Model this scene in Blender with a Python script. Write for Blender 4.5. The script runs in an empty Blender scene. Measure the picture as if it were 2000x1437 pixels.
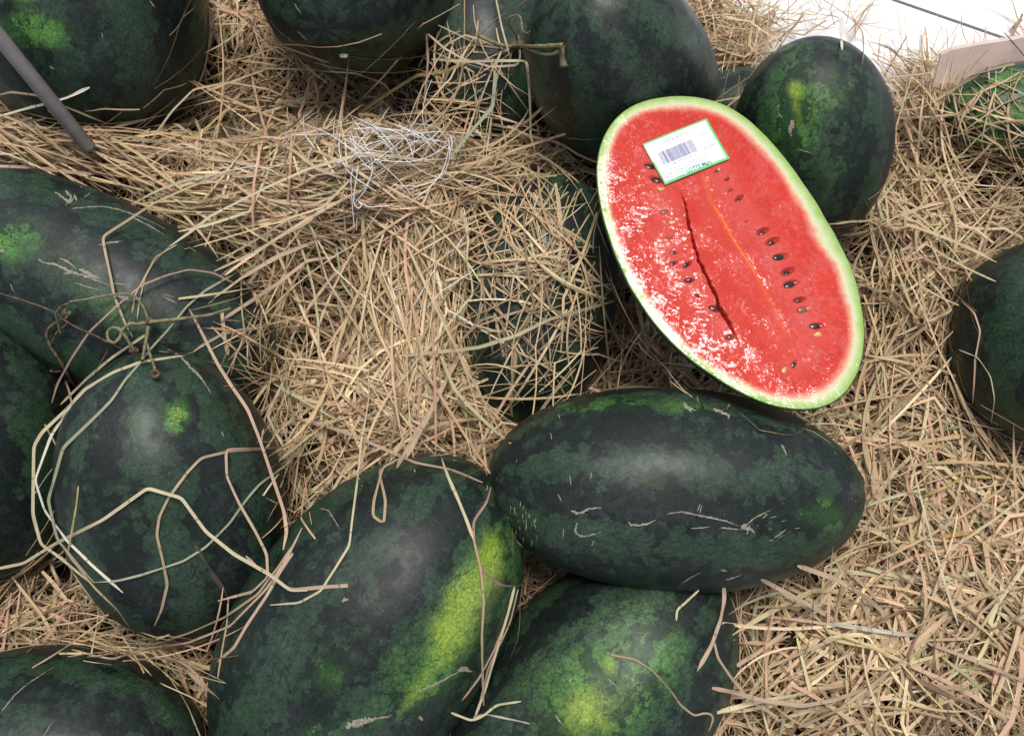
import bpy, math, random
import numpy as np
from mathutils import Vector, Matrix
from mathutils.bvhtree import BVHTree
from mathutils import noise as mnoise

random.seed(7); RNG = np.random.default_rng(11)
SC = bpy.context.scene; COL = SC.collection

# ------------------------------------------------------------------ camera
TILT = math.radians(18); FPX = 1600.0; W, H = 2000.0, 1437.0
Rt = np.array([1.0, 0, 0]); Up = np.array([0, math.cos(TILT), math.sin(TILT)])
Dv = np.array([0, math.sin(TILT), -math.cos(TILT)])
CAM = np.array([0, 0, 0.10]) - 0.92 * Dv
cam_d = bpy.data.cameras.new('camera'); cam = bpy.data.objects.new('camera', cam_d); COL.objects.link(cam)
cam_d.sensor_width = 36; cam_d.lens = FPX / W * 36; cam_d.clip_start = 0.02; cam_d.clip_end = 50
cam.matrix_world = Matrix(((Rt[0], Up[0], -Dv[0], CAM[0]), (Rt[1], Up[1], -Dv[1], CAM[1]), (Rt[2], Up[2], -Dv[2], CAM[2]), (0, 0, 0, 1)))
SC.camera = cam

# ------------------------------------------------------------------ light
LD = 0.035 * Rt + 0.585 * Up - Dv; LD /= np.linalg.norm(LD)
sun_el = math.asin(LD[2]); sun_az = math.atan2(LD[0], LD[1])
wd = bpy.data.worlds.new('World'); SC.world = wd; wd.use_nodes = True
nt = wd.node_tree; nt.nodes.clear()
sky = nt.nodes.new('ShaderNodeTexSky'); sky.sky_type = 'NISHITA'; sky.sun_disc = False
sky.sun_elevation = sun_el; sky.sun_rotation = sun_az; sky.air_density = 0.7; sky.dust_density = 2.0; sky.ozone_density = 0.8
bg = nt.nodes.new('ShaderNodeBackground'); bg.inputs[1].default_value = 0.10
wo = nt.nodes.new('ShaderNodeOutputWorld'); hs = nt.nodes.new('ShaderNodeHueSaturation'); hs.inputs['Saturation'].default_value = 0.55; nt.links.new(sky.outputs[0], hs.inputs['Color']); nt.links.new(hs.outputs[0], bg.inputs[0]); nt.links.new(bg.outputs[0], wo.inputs[0])
sd = bpy.data.lights.new('sun', 'SUN'); sd.energy = 1.5; sd.angle = math.radians(19.5); sd.color = (1, 0.96, 0.9)
sun = bpy.data.objects.new('sun', sd); COL.objects.link(sun)
sun.rotation_euler = Vector(LD).to_track_quat('Z', 'Y').to_euler(); sun.location = (0, 0, 3)
SC.view_settings.view_transform = 'Standard'; SC.view_settings.look = 'None'
SC.view_settings.exposure = 0.80; SC.view_settings.gamma = 1

# ------------------------------------------------------------------ picture <-> place helpers
def ray(px, py): return Dv + (px - W/2)/FPX*Rt - (py - H/2)/FPX*Up
def P(px, py, z):
    r = ray(px, py); return CAM + r * ((z - CAM[2]) / r[2])
def depth_at(px, py, z): return (z - CAM[2]) / ray(px, py)[2]
def proj(p):
    q = np.asarray(p) - CAM; d = q @ Dv
    return np.stack([W/2 + FPX*(q @ Rt)/d, H/2 - FPX*(q @ Up)/d], -1)

def tag(o, label=None, cat=None, group=None, kind=None):
    if label: o['label'] = label
    if cat: o['category'] = cat
    if group: o['group'] = group
    if kind: o['kind'] = kind
    return o
def add_mesh(name, verts, faces, mat=None, parent=None, smooth=True):
    me = bpy.data.meshes.new(name)
    me.from_pydata([tuple(map(float, v)) for v in verts], [], [tuple(map(int, f)) for f in faces]); me.update()
    if smooth: me.polygons.foreach_set('use_smooth', [True]*len(me.polygons))
    if mat: me.materials.append(mat)
    o = bpy.data.objects.new(name, me); COL.objects.link(o)
    if parent: o.parent = parent
    return o
def np_mesh(name, V, Q, mat, smooth=False):
    """V (n,3), Q (m,4) quads - fast"""
    me = bpy.data.meshes.new(name)
    me.vertices.add(len(V)); me.vertices.foreach_set('co', V.astype(np.float32).ravel())
    k = Q.shape[1]
    me.loops.add(Q.size); me.loops.foreach_set('vertex_index', Q.astype(np.int32).ravel())
    me.polygons.add(len(Q)); me.polygons.foreach_set('loop_start', np.arange(0, Q.size, k, dtype=np.int32))
    me.polygons.foreach_set('loop_total', np.full(len(Q), k, dtype=np.int32))
    me.polygons.foreach_set('use_smooth', np.full(len(Q), smooth))
    me.update(calc_edges=True); me.materials.append(mat)
    o = bpy.data.objects.new(name, me); COL.objects.link(o)
    return o
def fattr(o, name, data, typ='FLOAT'):
    a = o.data.attributes.new(name, typ, 'POINT')
    a.data.foreach_set({'FLOAT': 'value', 'FLOAT_VECTOR': 'vector', 'FLOAT_COLOR': 'color'}[typ], np.asarray(data, dtype=np.float32).ravel())

# ------------------------------------------------------------------ node helper
class NB:
    def __init__(s, name):
        s.m = bpy.data.materials.new(name); s.m.use_nodes = True; s.t = s.m.node_tree; s.t.nodes.clear()
        s.out = s.t.nodes.new('ShaderNodeOutputMaterial')
    def n(s, typ, **kw):
        nd = s.t.nodes.new('ShaderNode' + typ)
        for k, v in kw.items():
            if k == 'I':
                for a, b in v.items(): s.set(nd.inputs[a], b)
            else: setattr(nd, k, v)
        return nd
    def set(s, sock, v):
        if isinstance(v, bpy.types.NodeSocket): s.t.links.new(v, sock)
        else: sock.default_value = v
    def math(s, op, a, b=0.0, c=0.0, clamp=False):
        nd = s.n('Math', operation=op, use_clamp=clamp); s.set(nd.inputs[0], a); s.set(nd.inputs[1], b); s.set(nd.inputs[2], c); return nd.outputs[0]
    def vmath(s, op, a, b=(0, 0, 0)):
        nd = s.n('VectorMath', operation=op); s.set(nd.inputs[0], a)
        if op == 'SCALE': s.set(nd.inputs[3], b)
        else: s.set(nd.inputs[1], b)
        return nd.outputs[0]
    def mix(s, f, a, b, blend='MIX'):
        nd = s.n('Mix', data_type='RGBA', blend_type=blend, clamp_factor=True)
        s.set(nd.inputs[0], f)
        for i, v in ((6, a), (7, b)): s.set(nd.inputs[i], v if isinstance(v, bpy.types.NodeSocket) else (*v, 1) if len(v) == 3 else v)
        return nd.outputs[2]
    def ramp(s, x, a, b, c=0.0, d=1.0):
        nd = s.n('MapRange', interpolation_type='SMOOTHSTEP'); s.set(nd.inputs[0], x)
        for i, v in enumerate((a, b, c, d)): s.set(nd.inputs[i+1], v)
        return nd.outputs[0]
    def noise(s, vec, scale, detail=3.0, rough=0.55, col=False, dist=0.0):
        nd = s.n('TexNoise', I={'Vector': vec, 'Scale': scale, 'Detail': detail, 'Roughness': rough, 'Distortion': dist})
        return nd.outputs[1 if col else 0]
    def attr(s, name, out='Fac'):
        nd = s.n('Attribute', attribute_name=name); return nd.outputs[out]
    def bsdf(s, **kw):
        b = s.n('BsdfPrincipled')
        for k, v in kw.items():
            k = k.replace('_', ' ')
            if isinstance(v, tuple) and len(v) == 3 and k != 'Subsurface Radius': v = (*v, 1)
            s.set(b.inputs[k], v)
        s.t.links.new(b.outputs[0], s.out.inputs[0]); return b
    def bump(s, h, strength, dist, normal=None):
        nd = s.n('Bump', I={'Height': h, 'Strength': strength, 'Distance': dist})
        if normal: s.set(nd.inputs['Normal'], normal)
        return nd.outputs[0]

# ------------------------------------------------------------------ materials
def melon_material():
    b = NB('watermelon_rind')
    tc = b.n('TexCoord').outputs['Object']; rnd = b.n('ObjectInfo').outputs['Random']
    off = b.vmath('SCALE', (17.3, 9.1, 23.7), rnd)
    p = b.vmath('ADD', tc, off)
    # wobble
    wob = b.vmath('SUBTRACT', b.noise(p, 32, 4, 0.6, col=True), (0.5, 0.5, 0.5))
    pw = b.vmath('ADD', p, b.vmath('SCALE', wob, 0.012))
    tw = b.vmath('ADD', tc, b.vmath('SCALE', wob, 0.022))
    sx = b.n('SeparateXYZ', I={0: tw})
    th = b.math('ARCTAN2', sx.outputs[1], sx.outputs[2])
    low = b.noise(p, 7, 2, 0.5)
    ph = b.math('ADD', b.math('MULTIPLY', th, 8.0), b.math('MULTIPLY', b.math('SUBTRACT', low, 0.5), 3.0))
    st = b.math('SINE', b.math('ADD', ph, b.math('MULTIPLY', rnd, 6.28)))
    pst = b.vmath('MULTIPLY', pw, (0.50, 1.0, 1.0)); pst0 = b.vmath('MULTIPLY', p, (0.42, 1.0, 1.0))
    med = b.noise(pst, 28, 5, 0.62)
    big = b.noise(pst0, 11, 3, 0.5)
    wob2 = b.vmath('SUBTRACT', b.noise(p, 130, 3, 0.6, col=True), (0.5, 0.5, 0.5))
    pw2 = b.vmath('ADD', pw, b.vmath('SCALE', wob2, 0.007))
    f1 = b.n('TexVoronoi', feature='F1', I={'Vector': b.vmath('MULTIPLY', pw2, (0.7, 1.0, 1.0)), 'Scale': 38.0, 'Randomness': 1.0}).outputs['Distance']
    v1c = b.n('TexVoronoi', feature='F1', I={'Vector': pw2, 'Scale': 78.0, 'Randomness': 1.0})
    f2 = v1c.outputs['Distance']
    hi = b.noise(p, 210, 4, 0.7)
    m = b.math('ADD', b.math('ADD', b.math('MULTIPLY', st, 0.66), 0.12), b.math('MULTIPLY', b.math('SUBTRACT', med, 0.5), 1.6))
    m = b.math('ADD', m, b.math('MULTIPLY', b.math('SUBTRACT', big, 0.5), 1.6))
    m = b.math('ADD', m, b.math('MULTIPLY', b.math('SUBTRACT', 0.48, f1), 1.5))
    m = b.math('ADD', m, b.math('MULTIPLY', b.math('SUBTRACT', 0.48, f2), 1.2))
    m = b.math('ADD', m, b.math('MULTIPLY', b.math('SUBTRACT', hi, 0.5), 0.9))
    L = b.math('MULTIPLY', b.ramp(m, -0.12, 0.06), b.ramp(m, -0.12, 1.3, 0.62, 1.0))
    v2 = b.n('TexVoronoi', feature='DISTANCE_TO_EDGE', I={'Vector': pw2, 'Scale': 78.0, 'Randomness': 1.0}).outputs['Distance']
    vein = b.ramp(v2, 0.0, 0.055)
    veinvis = b.noise(p, 24, 2, 0.5)
    vein = b.math('MAXIMUM', vein, b.ramp(veinvis, 0.40, 0.62))
    fine = b.noise(p, 420, 4, 0.75)
    cellv = b.n('SeparateColor', I={0: v1c.outputs['Color']}).outputs[0]
    green = b.attr('light_green'); yel = b.attr('yellow')
    gbreak = b.math('ADD', green, b.math('MULTIPLY', b.math('SUBTRACT', med, 0.5), 1.1))
    green = b.math('MULTIPLY', b.ramp(gbreak, 0.15, 0.95), b.ramp(green, 0.0, 0.35))
    ybreak = b.math('ADD', yel, b.math('MULTIPLY', b.math('SUBTRACT', b.noise(pw, 34, 4, 0.6), 0.5), 1.0))
    yel = b.math('MULTIPLY', b.ramp(ybreak, 0.2, 1.0), b.ramp(yel, 0.0, 0.5))
    midc = b.mix(b.math('MULTIPLY', cellv, 0.7), (0.021, 0.041, 0.023), (0.038, 0.066, 0.036))
    midc = b.mix(b.noise(p, 14, 2), midc, (0.016, 0.046, 0.020))
    midc = b.mix(green, midc, (0.085, 0.22, 0.035))
    dark = b.mix(green, b.mix(big, (0.0040, 0.0075, 0.0062), (0.0075, 0.0135, 0.0095)), (0.018, 0.065, 0.012))
    fm2 = b.math('MULTIPLY', b.ramp(b.math('ADD', b.math('SUBTRACT', 0.5, f2), b.math('MULTIPLY', b.math('SUBTRACT', hi, 0.5), 0.8)), -0.10, 0.22), b.ramp(b.noise(p, 17, 3), 0.38, 0.62))
    dark = b.mix(b.math('MULTIPLY', fm2, 0.75), dark, b.mix(0.5, midc, (0.010, 0.020, 0.012)))
    c = b.mix(L, dark, midc)
    yc = b.mix(b.noise(pw, 60, 3), (0.13, 0.24, 0.020), (0.33, 0.41, 0.045))
    c = b.mix(yel, c, yc)
    vein = b.math('MAXIMUM', vein, b.math('MULTIPLY', yel, 0.82))
    c = b.mix(b.math('MULTIPLY', b.math('SUBTRACT', 1.0, vein), b.math('ADD', b.math('MULTIPLY', L, 0.6), 0.3)), c, (0.008, 0.018, 0.010))
    rdg = b.math('ABSOLUTE', b.math('SUBTRACT', b.noise(b.vmath('MULTIPLY', pw2, (0.45, 1.0, 1.0)), 40, 3, 0.6), 0.5))
    rl = b.math('MULTIPLY', b.ramp(rdg, 0.022, 0.004, 0.0, 0.85), b.ramp(b.noise(p, 28, 2), 0.44, 0.56))
    c = b.mix(b.math('MULTIPLY', rl, b.math('SUBTRACT', 1.0, b.math('MULTIPLY', yel, 0.7))), c, (0.007, 0.016, 0.009))
    fm = b.math('MULTIPLY', b.ramp(fine, 0.3, 0.7, 0.68, 1.32), b.ramp(hi, 0.3, 0.7, 0.8, 1.2))
    c = b.vmath('SCALE', c, fm)
    # tiny pale specks and dust
    sp = b.n('TexVoronoi', feature='F1', I={'Vector': p, 'Scale': 95.0, 'Randomness': 1.0})
    spk = b.math('MULTIPLY', b.math('LESS_THAN', sp.outputs['Distance'], 0.045), b.math('GREATER_THAN', b.n('SeparateColor', I={0: sp.outputs['Color']}).outputs[1], 0.72))
    c = b.mix(b.math('MULTIPLY', spk, 0.5), c, (0.30, 0.31, 0.24))
    dust = b.math('MULTIPLY', b.ramp(b.noise(p, 9, 5, 0.7), 0.42, 0.75, 0.0, 0.07), b.ramp(hi, 0.3, 0.7, 0.4, 1.6))
    c = b.mix(dust, c, (0.24, 0.26, 0.30))
    hh = b.math('ADD', b.math('MULTIPLY', b.noise(p, 55, 4, 0.65), 1.3), b.math('MULTIPLY', fine, 0.12))
    nrm = b.bump(hh, 0.32, 0.0016)
    rough = b.math('ADD', b.ramp(b.noise(p, 20, 5, 0.7), 0.35, 0.65, 0.34, 0.52), b.math('MULTIPLY', hi, 0.12))
    b.bsdf(Base_Color=c, Roughness=rough, Normal=nrm, Specular_IOR_Level=0.36)
    return b.m
M_RIND = melon_material()

def straw_material():
    b = NB('dry_straw')
    tint = b.attr('tint', 'Color'); fib = b.attr('fibre', 'Vector')
    sx = b.n('SeparateXYZ', I={0: fib})
    v = b.n('CombineXYZ', I={0: b.math('MULTIPLY', sx.outputs[0], 3.5), 1: b.math('MULTIPLY', sx.outputs[1], 22.0), 2: b.math('MULTIPLY', sx.outputs[2], 91.0)}).outputs[0]
    f = b.noise(v, 2.0, 3, 0.6)
    v2 = b.n('CombineXYZ', I={0: b.math('MULTIPLY', sx.outputs[0], 0.6), 1: b.math('MULTIPLY', sx.outputs[1], 30.0), 2: b.math('MULTIPLY', sx.outputs[2], 41.0)}).outputs[0]
    blot = b.noise(v2, 1.3, 3, 0.5)
    c = b.vmath('SCALE', tint, b.ramp(f, 0.3, 0.72, 0.60, 1.22))
    c = b.mix(b.ramp(blot, 0.60, 0.78, 0.0, 0.45), c, (0.17, 0.105, 0.060))
    nd_ = b.math('FRACT', b.math('ADD', b.math('MULTIPLY', sx.outputs[1], 13.0), b.math('MULTIPLY', sx.outputs[2], 7.0)))
    c = b.mix(b.math('MULTIPLY', b.math('LESS_THAN', nd_, 0.025), 0.55), c, (0.16, 0.09, 0.05))
    p = b.bsdf(Base_Color=c, Roughness=0.55, Specular_IOR_Level=0.35, Normal=b.bump(f, 0.5, 0.0006))
    tr = b.n('BsdfTranslucent', I={'Color': c})
    mx = b.n('MixShader', I={0: 0.16, 1: p.outputs[0], 2: tr.outputs[0]})
    b.t.links.new(mx.outputs[0], b.out.inputs[0])
    return b.m
M_STRAW = straw_material()

def simple(name, col, rough=0.6, nscale=80, var=0.25, spec=0.4, bump=0.0, bs=200, **kw):
    b = NB(name); tc = b.n('TexCoord').outputs['Object']
    f = b.ramp(b.noise(tc, nscale, 4, 0.6), 0.3, 0.7, 1-var, 1+var)
    c = b.vmath('SCALE', (*col,), f)
    args = dict(Base_Color=c, Roughness=rough, Specular_IOR_Level=spec)
    if bump: args['Normal'] = b.bump(b.noise(tc, bs, 4, 0.6), bump, 0.002)
    args.update(kw); b.bsdf(**args); return b.m
M_VINE = simple('dry_vine', (0.20, 0.17, 0.085), 0.6, 150, 0.4, bump=0.5, bs=500)
M_VINEB = simple('dead_vine_knot', (0.13, 0.085, 0.045), 0.7, 200, 0.5, bump=0.6, bs=600)
M_SCAR = simple('healed_scar', (0.27, 0.235, 0.175), 0.65, 350, 0.35, bump=0.4, bs=700)
M_SEED = simple('black_seed', (0.020, 0.011, 0.009), 0.22, 300, 0.5, spec=0.6)
M_SEEDP = simple('pale_seed', (0.62, 0.36, 0.13), 0.3, 300, 0.25, spec=0.6)
M_SEEDB = simple('brown_seed', (0.22, 0.075, 0.035), 0.28, 300, 0.3, spec=0.6)
M_STRING = simple('white_plastic_string', (0.82, 0.80, 0.77), 0.4, 100, 0.06)
M_PIPE = simple('grey_pipe', (0.21, 0.19, 0.185), 0.42, 60, 0.12, bump=0.15, bs=300)
M_CARD = simple('cardboard', (0.66, 0.52, 0.45), 0.85, 25, 0.08, spec=0.2, bump=0.2, bs=120)
M_TILE = simple('white_floor', (0.86, 0.86, 0.86), 0.45, 6, 0.03)
M_JOINT = simple('dark_joint', (0.07, 0.07, 0.075), 0.8, 90, 0.4)
M_LWHITE = simple('label_paper', (0.86, 0.87, 0.87), 0.8, 60, 0.01, spec=0.1)
M_LGREEN = simple('label_green_print', (0.15, 0.56, 0.20), 0.8, 60, 0.04, spec=0.1)
M_LDGREEN = simple('label_dark_green_print', (0.02, 0.26, 0.16), 0.8, 60, 0.04, spec=0.1)
M_LBAR = simple('label_purple_print', (0.11, 0.10, 0.28), 0.8, 400, 0.1, spec=0.1)
M_LGREY = simple('label_grey_print', (0.16, 0.16, 0.20), 0.8, 700, 0.35, spec=0.1)

# ------------------------------------------------------------------ terrain of the straw
def g_edge(px):   # far edge of the pile, picture row as a function of column (evaluated once for places on the floor)
    return np.interp(px, [-600, 1250, 1380, 1480, 1600, 1740, 1850, 2010, 2400], [-700, -420, -130, 40, 120, 150, 120, 70, -60])
GAUSS = [  # px, py, sigma_px_x, sigma_px_y, amplitude (m)
    (720, 390, 170, 90, 0.085), (640, 330, 200, 60, 0.03), (1060, 340, 110, 50, 0.05), (470, 420, 120, 60, 0.05), (850, 560, 110, 150, 0.035),
    (1060, 580, 90, 150, -0.035), (600, 620, 90, 110, -0.045), (470, 200, 110, 60, -0.05), (480, 60, 90, 60, 0.03), (700, 800, 150, 80, 0.015),
    (1750, 1150, 180, 180, 0.03), (1830, 520, 120, 160, 0.035), (1880, 940, 90, 70, -0.02), (1785, 190, 70, 40, 0.035), (100, 1190, 120, 50, -0.01),
    (1420, 620, 120, 120, -0.02), (1650, 850, 100, 70, 0.0), (60, 290, 140, 50, 0.05), (1090, 1100, 60, 60, -0.05), (250, 300, 120, 40, 0.03), (1650, 1380, 200, 120, 0.02),
]
_G = []
for (gx, gy, sx, sy, am) in GAUSS:
    c = P(gx, gy, 0.06); mpp = depth_at(gx, gy, 0.06)/FPX
    _G.append((c[0], c[1], sx*mpp, sy*mpp, am))
def Hf(x, y):
    x = np.asarray(x, float); y = np.asarray(y, float)
    h = np.full(x.shape, 0.052)
    for (cx, cy, sx, sy, am) in _G:
        h = h + am*np.exp(-0.5*(((x-cx)/sx)**2 + ((y-cy)/sy)**2))
    h = h + 0.012*np.sin(x*23+1.3)*np.sin(y*19+0.4) + 0.009*np.sin(x*51+y*33)*np.sin(y*37-x*18) + 0.007*np.sin(y*61-x*40+2)*np.sin(x*70+1) + 0.004*np.sin(x*120+3*np.sin(y*50))*np.sin(y*130+1)
    q = proj(np.stack([x, y, np.full(x.shape, 0.02)], -1))
    f = np.clip((q[..., 1] - g_edge(q[..., 0]))/130.0, 0, 1); f = f*f*(3-2*f)
    return -0.010 + (h + 0.010)*f
def inside_f(x, y, z=0.02):
    q = proj(np.stack([x, y, np.full(np.shape(x), z)], -1))
    return (q[..., 1] - g_edge(q[..., 0]))

gx = np.linspace(-1.0, 1.1, 211); gy = np.linspace(-0.85, 1.15, 201)
X, Y = np.meshgrid(gx, gy); Z = Hf(X, Y)
grid_q = (np.arange(200)[:, None]*211 + np.arange(210)[None, :]).ravel()
grid_q = np.stack([grid_q, grid_q+1, grid_q+212, grid_q+211], -1)
bV = np.stack([X.ravel(), Y.ravel(), (Z - 0.050).ravel()], -1)
fi = inside_f(bV[:, 0], bV[:, 1])
keep = (fi[grid_q] > 25).all(1)
b = NB('shade_dark_straw'); tc = b.n('TexCoord').outputs['Object']
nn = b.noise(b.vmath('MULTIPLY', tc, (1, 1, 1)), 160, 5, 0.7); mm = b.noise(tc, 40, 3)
cc = b.mix(nn, (0.016, 0.012, 0.009), (0.08, 0.055, 0.033)); cc = b.mix(mm, cc, (0.05, 0.037, 0.024))  # straw brown darkened so the sheet paints deep shade between the stalks
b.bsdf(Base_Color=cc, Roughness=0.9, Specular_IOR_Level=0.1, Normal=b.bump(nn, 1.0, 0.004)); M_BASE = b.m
ground = np_mesh('ground', bV, grid_q[keep], M_BASE, True); tag(ground, 'matted straw bed under the loose straw, coloured dark as gap shade', kind='structure')
# surface used only to find where loose stalks come to rest
bvh_ground_V = np.stack([X.ravel(), Y.ravel(), (Z + 0.004).ravel()], -1)

# ------------------------------------------------------------------ melons
MELONS = []; ELL = []
def melon_mesh_data(a, bb, seed, egg=0.0, p=2.15, nu=112, nv=80):
    rs = np.random.RandomState(seed); ph = rs.rand(8)*6.28
    u = np.linspace(0, math.pi, nv); th = np.linspace(0, 2*math.pi, nu, endpoint=False)
    V = []
    for i, uu in enumerate(u):
        x = -math.cos(uu); 
        r = (max(0, 1-abs(x)**p))**(1/2.0)
        r *= 1 + egg*x
        if i in (0, nv-1): r = 0.0
        # dimple towards the ends
        dx = -0.012*math.exp(-(r/0.10)**2)
        for t in th:
            lob = 1 + 0.006*math.sin(9*t+ph[0]+0.6*math.sin(3*x+ph[1])) + 0.010*math.sin(2*t+ph[2]) + 0.006*math.sin(3*t+ph[3]+2*x) + 0.005*math.sin(5*x+ph[4])*math.sin(2*t+ph[5])
            V.append((a*(x + (dx if x > 0 else -dx)), bb*r*lob*math.sin(t), bb*r*lob*math.cos(t)))
    V = np.array(V)
    i = np.arange(nv-1)[:, None]*nu; j = np.arange(nu)[None, :]; j2 = (j+1) % nu
    Q = np.stack([(i+j), (i+j2), (i+nu+j2), (i+nu+j)], -1).reshape(-1, 4)
    return V, Q
def gauss_on(Vw, spots):
    out = np.zeros(len(Vw))
    for (px, py, z, rx, ry, ang, amt) in spots:
        q = proj(Vw); d = (Vw - CAM) @ Dv
        dx = q[:, 0]-px; dy = -(q[:, 1]-py); ca, sa = math.cos(math.radians(ang)), math.sin(math.radians(ang))
        u = (dx*ca+dy*sa)/rx; v = (-dx*sa+dy*ca)/ry
        w = amt*np.exp(-0.5*(u*u+v*v))
        if z is not None: w = w*(d < z)
        out = np.maximum(out, w)
    return out
def melon(label, px, py, zc, a_px, b_px, ang, pitch=0, egg=0.0, roll=0, p=2.15, green=(), yellow=(), seed=1):
    c = P(px, py, zc); m = depth_at(px, py, zc)/FPX
    ca, sa = math.cos(math.radians(ang)), math.sin(math.radians(ang)); cp, sp_ = math.cos(math.radians(pitch)), math.sin(math.radians(pitch))
    ax = (ca*Rt + sa*Up)*cp - Dv*sp_
    v = -Dv - (-Dv @ ax)*ax; v /= np.linalg.norm(v)
    w = np.cross(v, ax)      # x=ax, y=w', z=v
    y = np.cross(v, ax); 
    rr = math.radians(roll); z_ = v*math.cos(rr) + y*math.sin(rr); y_ = np.cross(z_, ax)
    V, Q = melon_mesh_data(a_px*m, b_px*m, seed, egg, p)
    o = np_mesh('watermelon', V, Q, M_RIND, True)
    o.matrix_world = Matrix(((ax[0], y_[0], z_[0], c[0]), (ax[1], y_[1], z_[1], c[1]), (ax[2], y_[2], z_[2], c[2]), (0, 0, 0, 1)))
    R3 = np.array([ax, y_, z_]); Vw = V @ R3 + c
    dc = (c-CAM) @ Dv
    fattr(o, 'light_green', gauss_on(Vw, [(s[0], s[1], dc+0.02, *s[2:]) for s in green]))
    fattr(o, 'yellow', gauss_on(Vw, [(s[0], s[1], dc+0.02, *s[2:]) for s in yellow]))
    tag(o, label, 'watermelon', 'whole dark green watermelons in the straw')
    MELONS.append((o, Vw, Q)); ELL.append((c, R3 / np.array([a_px*m, b_px*m, b_px*m])[:, None]))
    return o
m_tl = melon('large watermelon at the top left with a pale green streak, behind the grey pipe', 150, -30, 0.14, 305, 236, 100, 10, seed=1, green=[(45, 60, 26, 90, 85, 1.0), (10, -20, 20, 60, 90, .6)], yellow=[(30, 70, 6, 40, 100, .35)])
m_tc = melon('round-ended watermelon at the top centre showing its brown blossom scar', 704, -72, 0.16, 250, 196, -100, 38, seed=2)
m_bt = melon('dusky watermelon half buried between the top centre melon and the stemmed melon', 945, 140, 0.05, 205, 152, 100, 0, seed=3)
m_gr = melon('bright green watermelon peeking out behind the curled dry vine at the top', 1075, 5, 0.04, 150, 105, 20, 0, seed=4, green=[(1065, 20, 90, 60, 0, 1.1)], yellow=[(1050, 45, 20, 30, 0, .3)])
m_st = melon('big watermelon behind the cut half, seen end on with its dried stem', 1222, 160, 0.15, 285, 171, 155, 62, seed=5, green=[(1330, 60, 60, 40, -30, .25)])
m_rt = melon('upright watermelon with a yellow-green patch, right of the cut half', 1583, 284, 0.15, 203, 149, 106, 36, seed=6, green=[(1550, 230, 50, 120, -8, .8), (1630, 170, 80, 60, -30, .5), (1600, 330, 60, 70, 0, .35)], yellow=[(1555, 178, 14, 18, 0, .85), (1556, 215, 11, 40, 10, .62)])
m_sl = melon('dark watermelon glimpsed as a sliver between the stemmed and the yellow-patched melons', 1452, 222, 0.04, 110, 86, 0, 0, seed=7)
m_fr = melon('bright green watermelon at the right edge, veiled in straw beside the cardboard', 1985, 225, 0.075, 150, 98, 8, 0, seed=8, green=[(1960, 200, 100, 60, 0, .9), (1940, 260, 70, 40, 0, .7)], yellow=[(1930, 270, 40, 20, 10, .45)])
m_re = melon('near-black watermelon cut off by the right edge of the picture', 2050, 668, 0.10, 200, 183, 85, 0, seed=9)
m_ce = melon('long dark watermelon lying sideways just below the cut half, with pale scars', 1315, 953, 0.142, 366, 194, -2.5, 0, egg=-0.02, seed=10, p=2.12, green=[(1610, 1000, 40, 28, 0, .75), (1180, 790, 120, 14, 2, .6), (1330, 795, 90, 12, -4, .5)])
m_bc = melon('watermelon with a long yellow stripe down its right flank, below the centre', 722, 1222, 0.10, 378, 244, 53, 0, egg=-0.03, seed=11, green=[(900, 1210, 55, 200, 145, .8), (650, 1320, 30, 26, 0, .8), (640, 1420, 90, 20, 20, .5)], yellow=[(905, 1190, 36, 105, -28, .95), (958, 1100, 24, 60, -5, .9), (820, 1340, 22, 60, -42, .55)])
m_br = melon('watermelon with a mottled yellow-green belly at the bottom, under the long scarred one', 1140, 1374, 0.055, 358, 217, 45, 0, seed=12, green=[(1190, 1340, 130, 90, 40, .9)], yellow=[(1190, 1300, 14, 18, 0, .8), (1150, 1380, 60, 45, 45, .75), (1215, 1350, 45, 40, 30, .5)])
m_lc = melon('upright watermelon with a small lime green spot, left of centre, wreathed in loose stalks', 342, 970, 0.12, 290, 202, 98, 12, seed=13, yellow=[(347, 806, 11, 21, -15, .72)], green=[(347, 808, 14, 24, -15, 1.8), (183, 851, 8, 4, 0, 1.0), (490, 640, 20, 20, 0, .3)])
m_ul = melon('long watermelon with branching pale scars at the left, running down to the right', 140, 540, 0.115, 430, 176, -27, 0, egg=.20, seed=14, p=2.1, green=[(20, 470, 60, 34, 20, .75), (200, 610, 120, 30, -25, .35)], yellow=[(35, 455, 12, 14, 0, .35)])
m_le = melon('dark watermelon cut off by the left edge, behind the one with the lime spot', -62, 872, 0.09, 285, 208, 100, 0, seed=15)
m_bl = melon('dark watermelon in the bottom left corner of the picture', 105, 1482, 0.10, 290, 210, -8, 0, seed=16, green=[(330, 1400, 30, 20, 0, .35)])
m_bu = melon('dark watermelon half buried under loose straw, left of the cut half', 1058, 590, 0.066, 250, 145, 80, 0, seed=17)

# ------------------------------------------------------------------ cut half
OUT = [(1290,189),(1340,186),(1400,196),(1450,222),(1490,260),(1533,308),(1571,361),(1610,423),(1643,480),(1667,530),(1680,585),(1689,640),(1687,690),(1672,740),(1645,780),(1610,798),(1565,802),(1510,793),(1450,768),(1390,730),(1335,690),(1290,645),(1250,590),(1215,525),(1190,460),(1172,390),(1164,330),(1172,280),(1195,235),(1235,203)]
ZF = 0.235
cutE = bpy.data.objects.new('cut_watermelon', None); COL.objects.link(cutE)
cc0 = P(1425, 492, ZF); cutE.location = cc0
cutE.empty_display_size = 0.05
tag(cutE, 'halved watermelon with wet red flesh and a white price label, cut side up', 'watermelon')
def zq(p): return 0.20*(p[0]*.5-p[1]*.866)**2 - 0.30*(p[0]*.866+p[1]*.5)**2
def face_pt(x, y):
    q = (P(x, y, ZF)-cc0)[:2]
    for _ in range(3): q = (P(x, y, ZF+zq(q))-cc0)[:2]
    return q
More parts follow.
